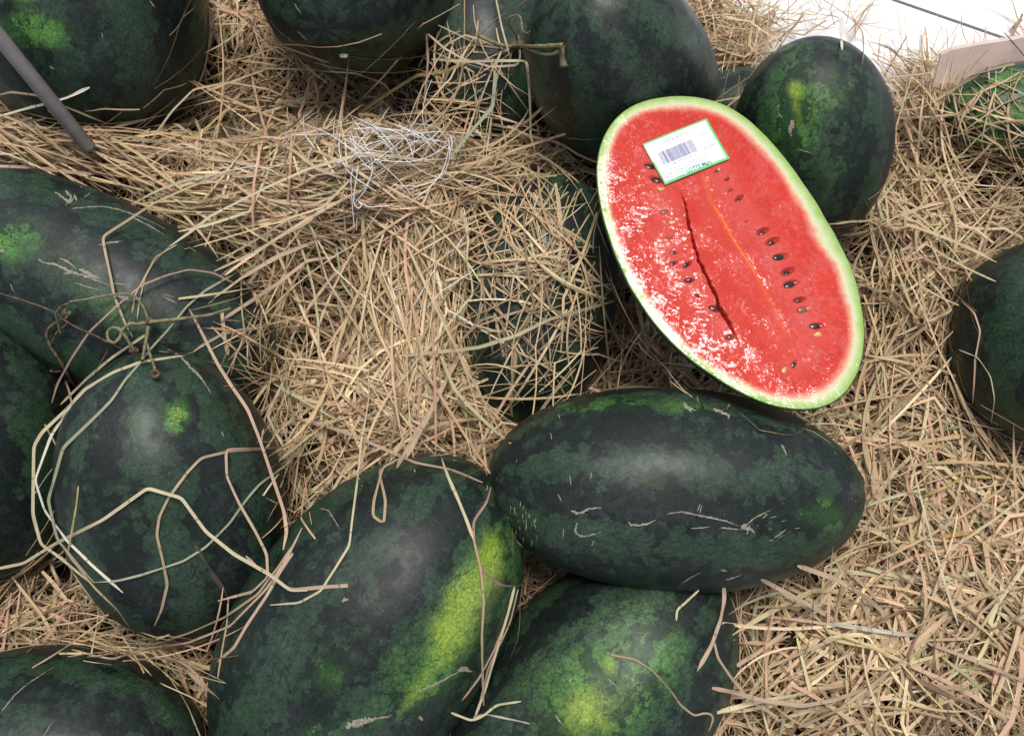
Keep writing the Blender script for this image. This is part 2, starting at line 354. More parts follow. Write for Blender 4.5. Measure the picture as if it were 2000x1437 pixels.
ow = np.array([face_pt(x, y) for x, y in OUT])
ang = np.unwrap(np.arctan2(ow[:, 1], ow[:, 0])); 
if ang[-1] < ang[0]: ang = ang[::-1]; ow = ow[::-1]
rad = np.hypot(ow[:, 0], ow[:, 1])
NA, NR = 720, 210
A = np.linspace(0, 2*math.pi, NA, endpoint=False)
pa = np.concatenate([ang-2*math.pi, ang, ang+2*math.pi]); pr = np.tile(rad, 3)
o_ = np.argsort(pa); pa, pr = pa[o_], pr[o_]
Rr = np.interp((A-pa[0]) % (2*math.pi)+pa[0], pa, pr)
k = np.exp(-0.5*(np.arange(-30, 31)/9.0)**2); k /= k.sum()
Rr = np.convolve(np.concatenate([Rr[-30:], Rr, Rr[:30]]), k, 'valid')
def lp(px, py):   # picture point on the cut face -> local xy
    return face_pt(px, py)
CRACK = np.array([lp(*q) for q in [(1326,368),(1333,384),(1339,402),(1343,420),(1346,440),(1355,472),(1363,503),(1378,535),(1389,558),(1399,578),(1403,599),(1418,622),(1432,648),(1446,674)]])
SEEDS = [ # x, y, length px, kind, angle deg (long axis, image ccw)
 (1487,453,22,'d',25),(1506,473,24,'d',28),(1522,502,25,'k',12),(1536,531,24,'d',25),(1542,555,25,'k',18),(1559,586,20,'d',15),(1568,605,22,'b',12),(1592,637,23,'k',5),(1596,654,17,'p',10),
 (1550,713,15,'k',55),(1532,722,15,'p',60),(1398,336,10,'d',35),(1419,351,11,'d',35),(1426,373,11,'d',40),(1442,389,17,'d',40),(1457,433,6,'d',30),
 (1268,324,20,'k',-15),(1279,350,22,'k',-20),(1291,369,14,'p',10),(1298,414,16,'b',5),(1313,434,15,'p',15),(1307,464,10,'b',0),(1314,494,12,'k',0),(1314,515,13,'k',20),(1341,518,16,'k',35),(1344,548,17,'k',5),
 (1386,553,15,'g',15),(1361,577,9,'k',-30),(1394,603,20,'k',-20),(1413,617,14,'b',15),(1423,659,15,'k',15)]
def seg_dist(Pn, poly):
    best = np.full(len(Pn), 9.0); side = np.zeros(len(Pn)); tt = np.zeros(len(Pn))
    for i in range(len(poly)-1):
        a_, b_ = poly[i], poly[i+1]; ab = b_-a_; L2 = ab@ab
        t = np.clip(((Pn-a_)@ab)/L2, 0, 1); d = Pn-(a_+t[:, None]*ab); dd = np.hypot(d[:, 0], d[:, 1])
        m = dd < best; best[m] = dd[m]; side[m] = np.sign(ab[0]*d[m, 1]-ab[1]*d[m, 0]); tt[m] = (i+t[m])/(len(poly)-1)
    return best, side, tt
rho = np.linspace(0, 1, NR+1)[1:]
rho = np.concatenate([[0.0], rho])
RR = rho[:, None]*Rr[None, :]
XF = RR*np.cos(A)[None, :]; YF = RR*np.sin(A)[None, :]
PF = np.stack([XF.ravel(), YF.ravel()], -1)
def vnoise(Pn, s, seed):
    return np.array([mnoise.noise(Vector((p[0]*s, p[1]*s, seed))) for p in Pn])
n1 = vnoise(PF, 18, 3.3); n2 = vnoise(PF, 60, 8.1); n3 = vnoise(PF, 230, 5.7)
edge = (1-rho[:, None])*Rr[None, :]
edge = edge.ravel()
_e = np.array([.5, -.866]); _s = PF @ _e; _q = PF @ np.array([.866, .5])
ZZ = 0.20*_s**2 - 0.30*_q**2 + 0.0007*n1 + 0.00025*n2 + 0.00006*n3
dk, sidek, tk = seg_dist(PF, CRACK + 0)
taper = np.clip(np.minimum(tk, 1-tk)*7, 0, 1)
wig = 0.75 + 0.9*n3 + 0.5*n2 + 0.8*tk
hw = 0.0017*taper*wig + 1e-5
ZZ -= 0.009*taper*np.clip(1-(dk/hw)**2, 0, 1)
# the left lip stands a little proud of the flesh right of the crack
ZZ += 0.0016*taper*np.exp(-dk/0.012)*(sidek < 0)*(dk > hw*0.6)
ORL = np.array([lp(*q) for q in [(1386,387),(1410,425),(1433,469),(1452,497),(1465,515),(1488,556)]])
do, _, to_ = seg_dist(PF, ORL)
ORX = np.array([lp(*q) for q in [(1375,345),(1386,387),(1433,469),(1465,515),(1488,556),(1510,600),(1535,650)]])
dox, _, tox = seg_dist(PF, ORX)
ZZ -= 0.0004*np.exp(-(dox/0.0045)**2)
pit = np.zeros(len(PF)); ring = np.zeros(len(PF))
for (sx_, sy_, sl, kd, sa_) in SEEDS:
    c2 = lp(sx_, sy_); mpp = depth_at(sx_, sy_, ZF)/FPX; Ls = sl*mpp*0.5
    an = math.radians(sa_); d = PF - c2; u = d[:, 0]*math.cos(an)+d[:, 1]*math.sin(an); v = -d[:, 0]*math.sin(an)+d[:, 1]*math.cos(an)
    offu = Ls*0.25 if kd in 'dk' else 0
    rr_ = ((u-offu)/(Ls*1.45))**2 + (v/(Ls*0.66))**2
    dep = {'d': 0.0034, 'k': 0.0022, 'b': 0.0012, 'p': 0.0007, 'g': 0.0015}[kd]*min(1, sl/18)
    ZZ -= dep*np.clip(1-rr_, 0, 1)**0.7
    pit = np.maximum(pit, np.clip(1.25-rr_, 0, 1)*(1.0 if kd in 'dk' else 0.35)); ring = np.maximum(ring, np.exp(-rr_*0.35)*0.6)
# slight round-over at the skin
ZZ -= 0.0012*np.clip(1-edge/0.0016, 0, 1)**2
VF = np.concatenate([PF, ZZ[:, None]], 1)
NRT = len(rho)
i = np.arange(NRT-1)[:, None]*NA; j = np.arange(NA)[None, :]; j2 = (j+1) % NA
QF = np.stack([i+j, i+NA+j, i+NA+j2, i+j2], -1).reshape(-1, 4)

def flesh_material():
    b = NB('watermelon_flesh'); tc = b.n('TexCoord').outputs['Object']
    e = b.attr('edge'); rowv = b.attr('seed_zone'); pitv = b.attr('pit'); orv = b.attr('orange')
    nlo = b.noise(tc, 30, 4, 0.6); nme = b.noise(tc, 120, 4, 0.65); nhi = b.noise(tc, 600, 3, 0.6)
    # fibres radiating lightly
    ee = b.math('ADD', e, b.math('MULTIPLY', b.math('SUBTRACT', nme, 0.5), 0.0050))
    ee = b.math('ADD', ee, b.math('MULTIPLY', b.math('SUBTRACT', nlo, 0.5), 0.005))
    red = b.mix(b.ramp(nlo, 0.3, 0.7), (0.50, 0.040, 0.026), (0.58, 0.056, 0.040))
    red = b.mix(b.math('MULTIPLY', rowv, 0.75), red, (0.57, 0.088, 0.072))
    red = b.mix(b.ramp(nme, 0.45, 0.75, 0.0, 0.30), red, (0.68, 0.080, 0.060))
    red = b.mix(b.ramp(nhi, 0.60, 0.8, 0.0, 0.30), red, (0.75, 0.16, 0.12))
    fibn = b.noise(b.attr('polar', 'Vector'), 9.0, 4, 0.7)
    red = b.mix(b.ramp(fibn, 0.5, 0.72, 0.0, 0.42), red, (0.64, 0.105, 0.075))
    red = b.mix(b.ramp(fibn, 0.5, 0.30, 0.0, 0.35), red, (0.42, 0.018, 0.014))
    pink = (0.70, 0.30, 0.20); cream = (0.60, 0.60, 0.36); pale = (0.40, 0.52, 0.20)
    c = b.mix(b.ramp(ee, 0.0016, 0.0058), (0.27, 0.42, 0.10), pale)
    c = b.mix(b.ramp(ee, 0.0045, 0.0105), c, cream)
    c = b.mix(b.ramp(ee, 0.0095, 0.0150), c, pink)
    c = b.mix(b.ramp(ee, 0.0120, 0.0195), c, red)
    c = b.mix(b.math('MULTIPLY', pitv, 0.8), c, (0.30, 0.022, 0.020))
    c = b.mix(orv, c, (0.90, 0.24, 0.030))
    c = b.mix(b.ramp(b.math('ADD', e, b.math('MULTIPLY', b.math('SUBTRACT', nme, 0.5), 0.001)), 0.0007, 0.0014, 1.0, 0.0), c, (0.030, 0.060, 0.015))
    # wet bumps: juice droplets and torn grain
    vo = b.n('TexVoronoi', feature='SMOOTH_F1', I={'Vector': b.vmath('ADD', tc, b.vmath('SCALE', b.noise(tc, 90, 2, 0.5, col=True), 0.02)), 'Scale': 330.0, 'Smoothness': 0.6, 'Randomness': 1.0}).outputs['Distance']
    pk = b.noise(tc, 480, 2, 0.5); pk2 = b.noise(tc, 230, 3, 0.6)
    h = b.math('ADD', b.math('MULTIPLY', pk, 0.10), b.math('MULTIPLY', pk2, 0.24))
    h = b.math('ADD', h, b.math('MULTIPLY', vo, -0.05)); h = b.math('ADD', h, b.math('MULTIPLY', b.ramp(b.noise(tc, 330, 1), 0.6, 0.8), 0.10))
    wet = b.ramp(b.math('ADD', b.noise(tc, 240, 5, 0.72, dist=0.5), b.math('ADD', b.math('MULTIPLY', b.math('SUBTRACT', b.noise(tc, 35, 2), 0.5), 0.65), b.math('MULTIPLY', b.math('POWER', 2.718, b.math('MULTIPLY', e, -60.0)), 0.16))), 0.535, 0.59, 0.03, 1.0)
    nrm = b.bump(h, 1.0, WETB)
    nr2 = b.bump(b.noise(tc, 900, 3, 0.6), 0.4, 0.0005)
    b.bsdf(Base_Color=c, Roughness=0.6, Specular_IOR_Level=0.05, Normal=nr2, Subsurface_Weight=0.25, Subsurface_Radius=(0.006, 0.0018, 0.0012), Subsurface_Scale=0.6,
           Coat_Weight=wet, Coat_Roughness=0.035, Coat_IOR=1.55, Coat_Normal=nrm)
    return b.m
WETB = 0.0010
M_FLESH = flesh_material()
flesh = np_mesh('flesh', VF, QF, M_FLESH, True); flesh.parent = cutE
_an = np.broadcast_to(A[None, :], RR.shape).ravel()
_wf = 1.0+0.38*np.cos(_an-math.radians(25))+0.10*np.sin(5*_an+1)+.06*np.sin(11*_an)
fattr(flesh, 'edge', edge/np.clip(_wf, .6, 1.5))
fattr(flesh, 'polar', np.stack([np.cos(_an)*9, np.sin(_an)*9, np.broadcast_to(rho[:, None], RR.shape).ravel()*1.2], -1), 'FLOAT_VECTOR')
rowR = np.array([lp(*q) for q in [(1390,320),(1440,390),(1500,470),(1540,545),(1575,610),(1590,650),(1550,715)]])
rowL = np.array([lp(*q) for q in [(1265,310),(1290,370),(1305,440),(1315,500),(1343,548),(1385,595),(1423,660)]])
dR, _, _ = seg_dist(PF, rowR); dL, _, _ = seg_dist(PF, rowL)
fattr(flesh, 'seed_zone', np.clip(np.exp(-(dR/0.014)**2)+np.exp(-(dL/0.014)**2) + 0.45*np.exp(-(dox/0.02)**2), 0, 1))
crk = np.clip(1.3-(dk/(hw+0.0002)), 0, 1)*taper*0.8
fattr(flesh, 'pit', np.maximum(pit, crk))
fattr(flesh, 'orange', np.maximum(np.exp(-(do/0.0009)**2)*np.clip(np.minimum(to_, 1-to_)*6, 0, 1)*0.7, 0.18*np.exp(-(dox/0.0026)**2)))
# outer skin below the cut
NB2 = 44; DP = 0.092
V = []; 
for r_ in range(NB2):
    t = r_/(NB2-1)*math.pi/2
    s = math.cos(t)**3.0 if r_ < NB2-1 else 0
    zz = -DP*math.sin(t) - 0.0002
    s2 = s*(1+0.006*math.sin(t*2))
    V.append(np.stack([Rr[::4]*s2*np.cos(A[::4]), Rr[::4]*s2*np.sin(A[::4]), zz + ZZ[-NA:][::4]*max(0, 1-math.sin(t)*1.5)], -1))
V = np.concatenate(V); n4 = NA//4
i = np.arange(NB2-1)[:, None]*n4; j = np.arange(n4)[None, :]; j2 = (j+1) % n4
Q = np.stack([i+j, i+n4+j, i+n4+j2, i+j2], -1).reshape(-1, 4)[:, ::-1]
rind = np_mesh('rind', V, Q, M_RIND, True); rind.parent = cutE
fattr(rind, 'light_green', np.clip(1+V[:, 2]/0.012, 0, 1)*0.7); fattr(rind, 'yellow', np.zeros(len(V)))
CUTV = (V + cc0, Q); CUTF = (VF[::1] + cc0, QF)
_l = P(1600, 798, ZF)-P(1290, 189, ZF); _l /= np.linalg.norm(_l)
ELL.append((cc0+np.array([0, 0, .0]), np.array([_l/.190, np.cross([0, 0, 1.], _l)/.118, np.array([0, 0, 1.])/.108])))
# seeds
def seed_mesh(mat):
    vs = []; fs = []; nu, nv = 14, 8
    for a_ in range(nv+1):
        u = math.pi*a_/nv; x = -math.cos(u); r = math.sin(u)*(0.62 - 0.16*x)
        for q in range(nu):
            t = 2*math.pi*q/nu; vs.append((x, r*math.sin(t), r*0.5*math.cos(t)))
    for a_ in range(nv):
        for q in range(nu): fs.append((a_*nu+q, a_*nu+(q+1) % nu, (a_+1)*nu+(q+1) % nu, (a_+1)*nu+q))
    me = bpy.data.meshes.new('seed'); me.from_pydata(vs, [], fs); me.polygons.foreach_set('use_smooth', [True]*len(fs)); me.materials.append(mat); me.update(); return me
SM = {'k': seed_mesh(M_SEED), 'p': seed_mesh(M_SEEDP), 'b': seed_mesh(M_SEEDB)}; SM['d'] = SM['b']; SM['g'] = SM['k']
for (sx_, sy_, sl, kd, sa_) in SEEDS:
    o = bpy.data.objects.new('seed', SM[kd] if kd != 'd' else SM['k']); COL.objects.link(o); o.parent = flesh
    c2 = lp(sx_, sy_); mpp = depth_at(sx_, sy_, ZF)/FPX; Ls = sl*mpp*0.5*{'k': 1.0, 'd': 0.62, 'b': 0.95, 'p': 1.0, 'g': 1.1}[kd]
    idx = int(np.argmin(((PF-c2)**2).sum(1)))
    o.location = (c2[0] + (0.3*Ls if kd == 'd' else 0)*math.cos(math.radians(sa_)), c2[1], ZZ[idx] + Ls*0.06 + (0.0014 if kd == 'g' else 0.0))
    o.scale = (Ls, Ls, Ls*0.8); o.rotation_euler = (random.uniform(-.4, .4), random.uniform(-.2, .2), math.radians(sa_)+random.choice((0, math.pi)))
    if kd == 'p': o['label'] = 'pale undeveloped seed'
# ---- price label
lab = bpy.data.objects.new('price_label', None); COL.objects.link(lab); lab.parent = cutE
TL, TR, BR, BL = [np.array(lp(*q)) for q in ((1256,283),(1381,234),(1421,313),(1297,363))]
lc = (TL+TR+BR+BL)/4; wv = ((TR-TL)+(BR-BL))/2; hv = ((TL-BL)+(TR-BR))/2
LW = np.linalg.norm(wv); LH = np.linalg.norm(hv); la = math.atan2(wv[1], wv[0])
lab.location = (lc[0], lc[1], 0.0021); lab.rotation_euler = (0.0, 0.0, la)
def rrect(w, h, r, n=5):
    pts = []
    for (cx, cy, a0) in ((w/2-r, h/2-r, 0), (-w/2+r, h/2-r, 90), (-w/2+r, -h/2+r, 180), (w/2-r, -h/2+r, 270)):
        for q in range(n+1):
            t = math.radians(a0+90*q/n); pts.append((cx+r*math.cos(t), cy+r*math.sin(t)))
    return pts
def lz(x, y):   # the paper follows the flesh and curls a little
    X_ = lc[0]+x*math.cos(la)-y*math.sin(la); Y_ = lc[1]+x*math.sin(la)+y*math.cos(la)
    return 0.20*(X_*.5-Y_*.866)**2 - 0.30*(X_*.866+Y_*.5)**2 + 0.0006*math.sin(x*60+1)*math.cos(y*50) + 0.0010*max(0, (x/LW+y/LH))**2
def slab(name, pts, z0, z1, mat, parent):
    n = len(pts)
    v = [(x, y, z0+lz(x, y)) for x, y in pts] + [(x, y, z1+lz(x, y)) for x, y in pts]
    f = [tuple(range(n, 2*n)), tuple(reversed(range(n)))] + [(q, (q+1) % n, n+(q+1) % n, n+q) for q in range(n)]
    return add_mesh(name, v, f, mat, parent, smooth=False)
def gridslab(name, w, h, z0, z1, mat, parent):   # paper as a fine grid with thickness, follows the curl
    nx, ny = 24, 16; vs = []; fs = []
    for zz in (z0, z1):
        for jy in range(ny+1):
            for ix in range(nx+1):
                x = (ix/nx-.5)*w; y = (jy/ny-.5)*h
                cx_ = abs(x)-(w/2-0.0016); cy_ = abs(y)-(h/2-0.0016)
                if cx_ > 0 and cy_ > 0: x -= math.copysign(0.0005, x); y -= math.copysign(0.0005, y)
                vs.append((x, y, zz+lz(x, y)))
    N = (nx+1)*(ny+1)
    for jy in range(ny):
        for ix in range(nx):
            a_ = jy*(nx+1)+ix; fs.append((a_, a_+nx+1, a_+nx+2, a_+1)); fs.append((N+a_, N+a_+1, N+a_+nx+2, N+a_+nx+1))
    rim = [q for q in range(nx+1)] + [q*(nx+1)+nx for q in range(1, ny+1)] + [ny*(nx+1)+q for q in range(nx-1, -1, -1)] + [q*(nx+1) for q in range(ny-1, 0, -1)]
    for q in range(len(rim)): a_, b_ = rim[q], rim[(q+1) % len(rim)]; fs.append((a_, b_, N+b_, N+a_))
    return add_mesh(name, vs, fs, mat, parent, smooth=False)
gridslab('paper', LW, LH, -0.0002, 0.0, M_LWHITE, lab)
def strip(x0, y0, x1, y1, w, z):
    d = np.array([x1-x0, y1-y0]); L = np.linalg.norm(d); nrm = np.array([-d[1], d[0]])/L*w/2; k = max(2, int(L/0.003)); v = []; f = []
    for q in range(k+1):
        c = np.array([x0, y0])+d*q/k
        for s in (-1, 1): e = c+s*nrm; v.append((e[0], e[1], z+lz(e[0], e[1])))
    for q in range(k): f.append((2*q, 2*q+2, 2*q+3, 2*q+1))
    return v, f
def join_strips(name, items, mat, parent, kind=None):
    V = []; F = []
    for v, f in items:
        o0 = len(V); V += v; F += [tuple(q+o0 for q in ff) for ff in f]
    # make faces look up
    o = add_mesh(name, V, [tuple(reversed(ff)) if True else ff for ff in F], mat, parent, smooth=False)
    me = o.data
    if me.polygons[0].normal.z < 0: me.flip_normals()
    return o
x0, x1, y0, y1 = -LW/2+0.0009, LW/2-0.0009, -LH/2+0.0009, LH/2-0.0009
bw = 0.0022
join_strips('green_border', [strip(x0-bw/2, y1, x1+bw/2, y1, bw*0.75, 5e-5), strip(x1, y1, x1, y0, bw*1.1, 6e-5), strip(x0-bw/2, y0, x1+bw/2, y0, bw*1.2, 5e-5), strip(x0, y1*0.1, x0, y0, bw*0.8, 6e-5), strip(x0, y1, x0, y1*0.1, bw*0.25, 6e-5)], M_LGREEN, lab)
def LX(u): return (u-0.5)*LW
def LY(v): return (0.5-v)*LH
bars = []; rb = random.Random(5); u = 0.125
join_strips('ruled_line', [strip(LX(.03), LY(.20), LX(.97), LY(.185), .00018, 7e-5), strip(LX(.60), LY(.42+.02), LX(.96), LY(.42), .00018, 7e-5), strip(LX(.60), LY(.68), LX(.96), LY(.66), .00018, 7e-5)], M_LGREY, lab)
bar_me = None
wd_list = []
while u < 0.645:
    w = rb.choice((0.0035, 0.0035, 0.006, 0.010)); wd_list.append((u, w)); u += w + rb.choice((0.004, 0.005, 0.008))
for (u, w) in wd_list:
    v, f = strip(LX(u+w/2), LY(.31), LX(u+w/2), LY(.60), w*LW, 8e-5)
    o = join_strips('barcode_bar', [(v, f)], M_LBAR, lab)
def text(name, s, u, v, hgt, mat, width=None, bold=0.0):
    cu = bpy.data.curves.new(name, 'FONT'); cu.body = s; cu.size = 1.0; cu.offset = bold; cu.resolution_u = 2
    to = bpy.data.objects.new('tmp', cu); COL.objects.link(to)
    dg = bpy.context.evaluated_depsgraph_get(); me = bpy.data.meshes.new_from_object(to.evaluated_get(dg)); bpy.data.objects.remove(to)
    co = np.array([v_.co[:] for v_ in me.vertices]); 
    co[:, 0] -= co[:, 0].min(); co[:, 1] -= 0
    sy = hgt/0.72; sx = sy if width is None else width*LW/co[:, 0].max()
    xx = LX(u)+co[:, 0]*sx; yy = LY(v)+co[:, 1]*sy
    for q, v_ in enumerate(me.vertices): v_.co = (xx[q], yy[q], 9e-5+lz(xx[q], yy[q]))
    me.materials.append(mat); me.name = name
    o = bpy.data.objects.new(name, me); COL.objects.link(o); o.parent = lab; return o
text('product_name', 'DUA HAU RUOT DO', .27, .175, .0030, M_LGREY, .40)
text('barcode_digits', '2 018734 002810', .14, .665, .0020, M_LGREY, .46)
text('price_figures', '22,222', .74, .62, .0032, M_LGREY, .19)
text('weight_figures', '1.25', .80, .30, .0024, M_LGREY, .10)
text('address_line', 'NCC: CTYTP TTTM LOTTE Mart HCM TTTL', .06, .775, .0020, M_LGREY, .70)
text('address_line', 'DC: 469 Duong Nguyen Huu Tho, P.Tan Hung, Q.7', .06, .84, .0019, M_LGREY, .68)
text('address_line', 'HDSD: Su dung', .06, .905, .0020, M_LGREY, .27)
text('address_line', 'LUU Y: Khong', .06, .965, .0020, M_LGREY, .24)
text('shop_name', 'LOTTE Mart', .36, .955, .0046, M_LDGREEN, .38, 0.02)

# ------------------------------------------------------------------ ray-cast target
allV = [bvh_ground_V]; allQ = [grid_q]; off_ = len(bvh_ground_V)
for (o, Vw, Q) in MELONS + [(None, *CUTV)]:
    allV.append(Vw); allQ.append(Q+off_); off_ += len(Vw)
cf = np.concatenate([cc0[None, :], (np.stack([Rr[::8]*np.cos(A[::8]), Rr[::8]*np.sin(A[::8]), np.zeros(NA//8)], -1)+cc0)]); n8 = NA//8
allV.append(cf); cfq = np.array([(off_, off_+1+q, off_+1+(q+1) % n8, off_) for q in range(n8)])
BV = np.concatenate(allV).tolist(); BQ = np.concatenate(allQ).tolist() + [[a_, b_, c_] for a_, b_, c_, _ in cfq.tolist()]
FID = np.concatenate([np.full(len(q_), k_) for k_, q_ in enumerate(allQ)] + [np.full(len(cfq), 99)])
BVH = BVHTree.FromPolygons(BV, BQ)
MID = {o.name: k_+1 for k_, (o, _, _) in enumerate(MELONS)}
def hit_id(px, py):
    h = BVH.ray_cast(CV, Vector(ray(px, py))); return 0 if h[0] is None else int(FID[h[2]])
CV = Vector(CAM)
def hit(px, py):
    r = ray(px, py); h = BVH.ray_cast(CV, Vector(r))
    if h[0] is None:
        t = (0.0-CAM[2])/r[2]; return t
    return (np.array(h[0])-CAM) @ Dv
def resample(pts, step):
    pts = np.asarray(pts, float); seg = np.hypot(*(pts[1:]-pts[:-1]).T); s = np.concatenate([[0], np.cumsum(seg)])
    n = max(2, int(round(s[-1]/step))+1); t = np.linspace(0, s[-1], n)
    q = np.stack([np.interp(t, s, pts[:, 0]), np.interp(t, s, pts[:, 1])], -1)
    q2 = q.copy(); q2[1:-1] = 0.25*q[:-2]+0.5*q[1:-1]+0.25*q[2:]
    return q2, t
HL = .007
def drape(pts, step=10, lift=0.0016, taut=0.85, extra=0.0, seedn=0):
    q, t = resample(pts, step); dh = np.array([hit(*p) - (HL if hit_id(*p) == 0 else 0) for p in q]) - lift - extra
    d = dh.copy()
    # taut string: lower convex hull of depth over length
    hull = [0]
    for k_ in range(1, len(q)):
        while len(hull) > 1:
            a_, b_ = hull[-2], hull[-1]
            if (d[b_]-d[a_])*(t[k_]-t[a_]) >= (d[k_]-d[a_])*(t[b_]-t[a_]): hull.pop()
            else: break
        hull.append(k_)
    tau = np.interp(t, t[hull], d[hull])
    d2 = np.minimum(dh, taut*tau+(1-taut)*dh)
    for _ in range(2): d2[1:-1] = np.minimum(dh[1:-1], 0.25*d2[:-2]+0.5*d2[1:-1]+0.25*d2[2:])
    return np.array([CAM + ray(*p)*dd for p, dd in zip(q, d2)]), d2

# ------------------------------------------------------------------ straw builders
PAL = np.array([(0.53,0.385,0.24),(0.47,0.33,0.205),(0.64,0.49,0.33),(0.57,0.385,0.265),(0.53,0.425,0.25),(0.34,0.245,0.155),(0.41,0.385,0.255),(0.66,0.55,0.36),(0.22,0.145,0.09),(0.52,0.34,0.235)])
PW = np.array([.17,.14,.14,.15,.09,.08,.05,.07,.05,.06])
def pick_tint(n):
    c = PAL[RNG.choice(len(PAL), n, p=PW/PW.sum())]; return c*np.array([1.12, 1.12, 1.02])*(1+np.clip(RNG.normal(0, .17, (n, 1)), -.4, .35))*(1+RNG.normal(0, .03, (n, 3)))
def ribbons(paths, widths, sidevec, tints, wprof, thick):
    """paths (N,K,3) widths (N,) -> V-section open ribbons; returns V,Q,tint,fib"""
    N, K, _ = paths.shape
    T = np.gradient(paths, axis=1); T /= np.linalg.norm(T, axis=2, keepdims=True)+1e-9
    S = sidevec - (sidevec*T).sum(2, keepdims=True)*T; S /= np.linalg.norm(S, axis=2, keepdims=True)+1e-9
    Nn = np.cross(T, S)
    hwid = (widths[:, None]*wprof/2)[..., None]
    v = np.stack([paths - S*hwid, paths + Nn*hwid*thick[:, None, None], paths + S*hwid], 2)   # N,K,3,3
    V = v.reshape(-1, 3)
    base = np.arange(N)[:, None]*(K*3)
    k_ = np.arange(K-1)[None, :]*3
    a_ = (base+k_)
    Q = np.stack([np.stack([a_, a_+1, a_+4, a_+3], -1), np.stack([a_+1, a_+2, a_+5, a_+4], -1)], 2).reshape(-1, 4)
    tint = np.repeat(tints, K*3, 0); tint = np.concatenate([tint, np.ones((len(tint), 1))], 1)
    L = np.concatenate([np.zeros((N, 1)), np.cumsum(np.linalg.norm(np.diff(paths, axis=1), axis=2), 1)], 1)
    fib = np.stack([np.broadcast_to(np.array([-1, 0, 1.])[None, None, :], (N, K, 3)), np.broadcast_to(L[:, :, None], (N, K, 3)), np.broadcast_to(RNG.random((N, 1, 1)), (N, K, 3))], -1).reshape(-1, 3)
    return V, Q, tint, fib
def make_straw_obj(name, parts):
    V = []; Q = []; T = []; F = []; o0 = 0
    for (v, q, t, f) in [p_ for p_ in parts if p_ is not None]:
        V.append(v); Q.append(q+o0); T.append(t); F.append(f); o0 += len(v)
    o = np_mesh(name, np.concatenate(V), np.concatenate(Q), M_STRAW, True)
    fattr(o, 'tint', np.concatenate(T), 'FLOAT_COLOR'); fattr(o, 'fibre', np.concatenate(F), 'FLOAT_VECTOR'); return o

def random_paths(N, K, lo, hi, xr, yr, zlo, zhi, curl=0.35, kinkp=0.3, tilt=0.08, clump=False):
    x = RNG.uniform(*xr, N*6); y = RNG.uniform(*yr, N*6)
    q = proj(np.stack([x, y, np.full(x.shape, .05)], -1))
    ok = (q[:, 0] > -230) & (q[:, 0] < 2230) & (q[:, 1] > -260) & (q[:, 1] < 1700)
    fin = inside_f(x, y)
    pr = np.clip((fin+75)/150.0, 0.0, 1)**1.5
    ok &= RNG.random(len(x)) < pr
    if clump:
        cn = np.sin(x*41+2*np.sin(y*23))*np.sin(y*37+2*np.sin(x*29+1)) + .6*np.sin(x*90+y*70)*np.sin(y*83-x*61)
        ok &= RNG.random(len(x)) < np.clip(.52+.95*cn, .05, 1)
    x, y = x[ok][:N], y[ok][:N]; N = len(x)
    L = RNG.uniform(lo, hi, N)*RNG.uniform(.6, 1.0, N); a0 = RNG.uniform(0, 2*math.pi, N)
    s = np.linspace(-.5, .5, K)
    bend = RNG.normal(0, curl, N)
    ang_ = a0[:, None] + bend[:, None]*s[None, :]*2
    kk = RNG.random(N) < kinkp; kpos = RNG.uniform(-.3, .3, N); kam = RNG.normal(0, .8, N)*kk
    ang_ = ang_ + kam[:, None]*(s[None, :] > kpos[:, None])
    ds = (L/(K-1))[:, None]
    px = np.cumsum(np.cos(ang_)*ds, 1); py = np.cumsum(np.sin(ang_)*ds, 1)
    px += (x - px.mean(1))[:, None]; py += (y - py.mean(1))[:, None]
    zl = RNG.uniform(zlo, zhi, N)
    hz = Hf(px, py)
    hz = 0.7*hz + 0.3*hz.mean(1, keepdims=True)
    pz = hz + zl[:, None] + (RNG.normal(0, tilt, N)*L)[:, None]*s[None, :]*1.0 + (RNG.normal(0, .02, N)*1)[:, None]*(s[None, :]**2)*0.6
    kz = RNG.normal(0, .12, N)*kk; pz += (kz*L)[:, None]*np.maximum(0, s[None, :]-kpos[:, None])
    paths = np.stack([px, py, pz], -1)
    # over the white floor beyond the pile the stalks lie on it
    side = np.stack([-np.sin(ang_), np.cos(ang_), np.zeros_like(ang_)], -1)
    rollA = RNG.normal(0, .55, (N, 1)) + np.linspace(-1, 1, K)[None, :]*RNG.normal(0, .5, (N, 1))
    side = side*np.cos(rollA)[..., None] + np.array([0, 0, 1.])*np.sin(rollA)[..., None]
    return paths, side, L
def ell_f(paths):
    f = np.full(paths.shape[:-1], 9.0); idx = np.zeros(paths.shape[:-1], int)
    for k_, (c, M) in enumerate(ELL):
        g = np.linalg.norm((paths-c) @ M.T, axis=-1); mm = g < f; f[mm] = g[mm]; idx[mm] = k_
    return f, idx
def push_out(paths, eps):
    for it in range(2):
        for (c, M) in ELL:
            g = np.linalg.norm((paths-c) @ M.T, axis=-1)[..., None]; e = 1+eps
            paths = np.where(g < e, c + (paths-c)*(e/np.maximum(g, .3)), paths)
    return paths
def finish(paths, side, w, bright=1.0, blunt=.6):
    N, K, _ = paths.shape; s = np.linspace(0, 1, K)
    e0 = np.where(RNG.random((N, 1)) < blunt, RNG.uniform(.7, 1, (N, 1)), RNG.uniform(.05, .4, (N, 1))); e1 = np.where(RNG.random((N, 1)) < blunt*.8, RNG.uniform(.6, 1, (N, 1)), RNG.uniform(.02, .3, (N, 1)))
    prof = np.clip(np.minimum(s*RNG.uniform(2, 12, (N, 1))+e0, (1-s)*RNG.uniform(1.2, 8, (N, 1))+e1), 0, 1)
    return ribbons(paths, w, side, pick_tint(N)*bright, prof, RNG.choice([-1, 1], N)*RNG.uniform(.08, .55, N))
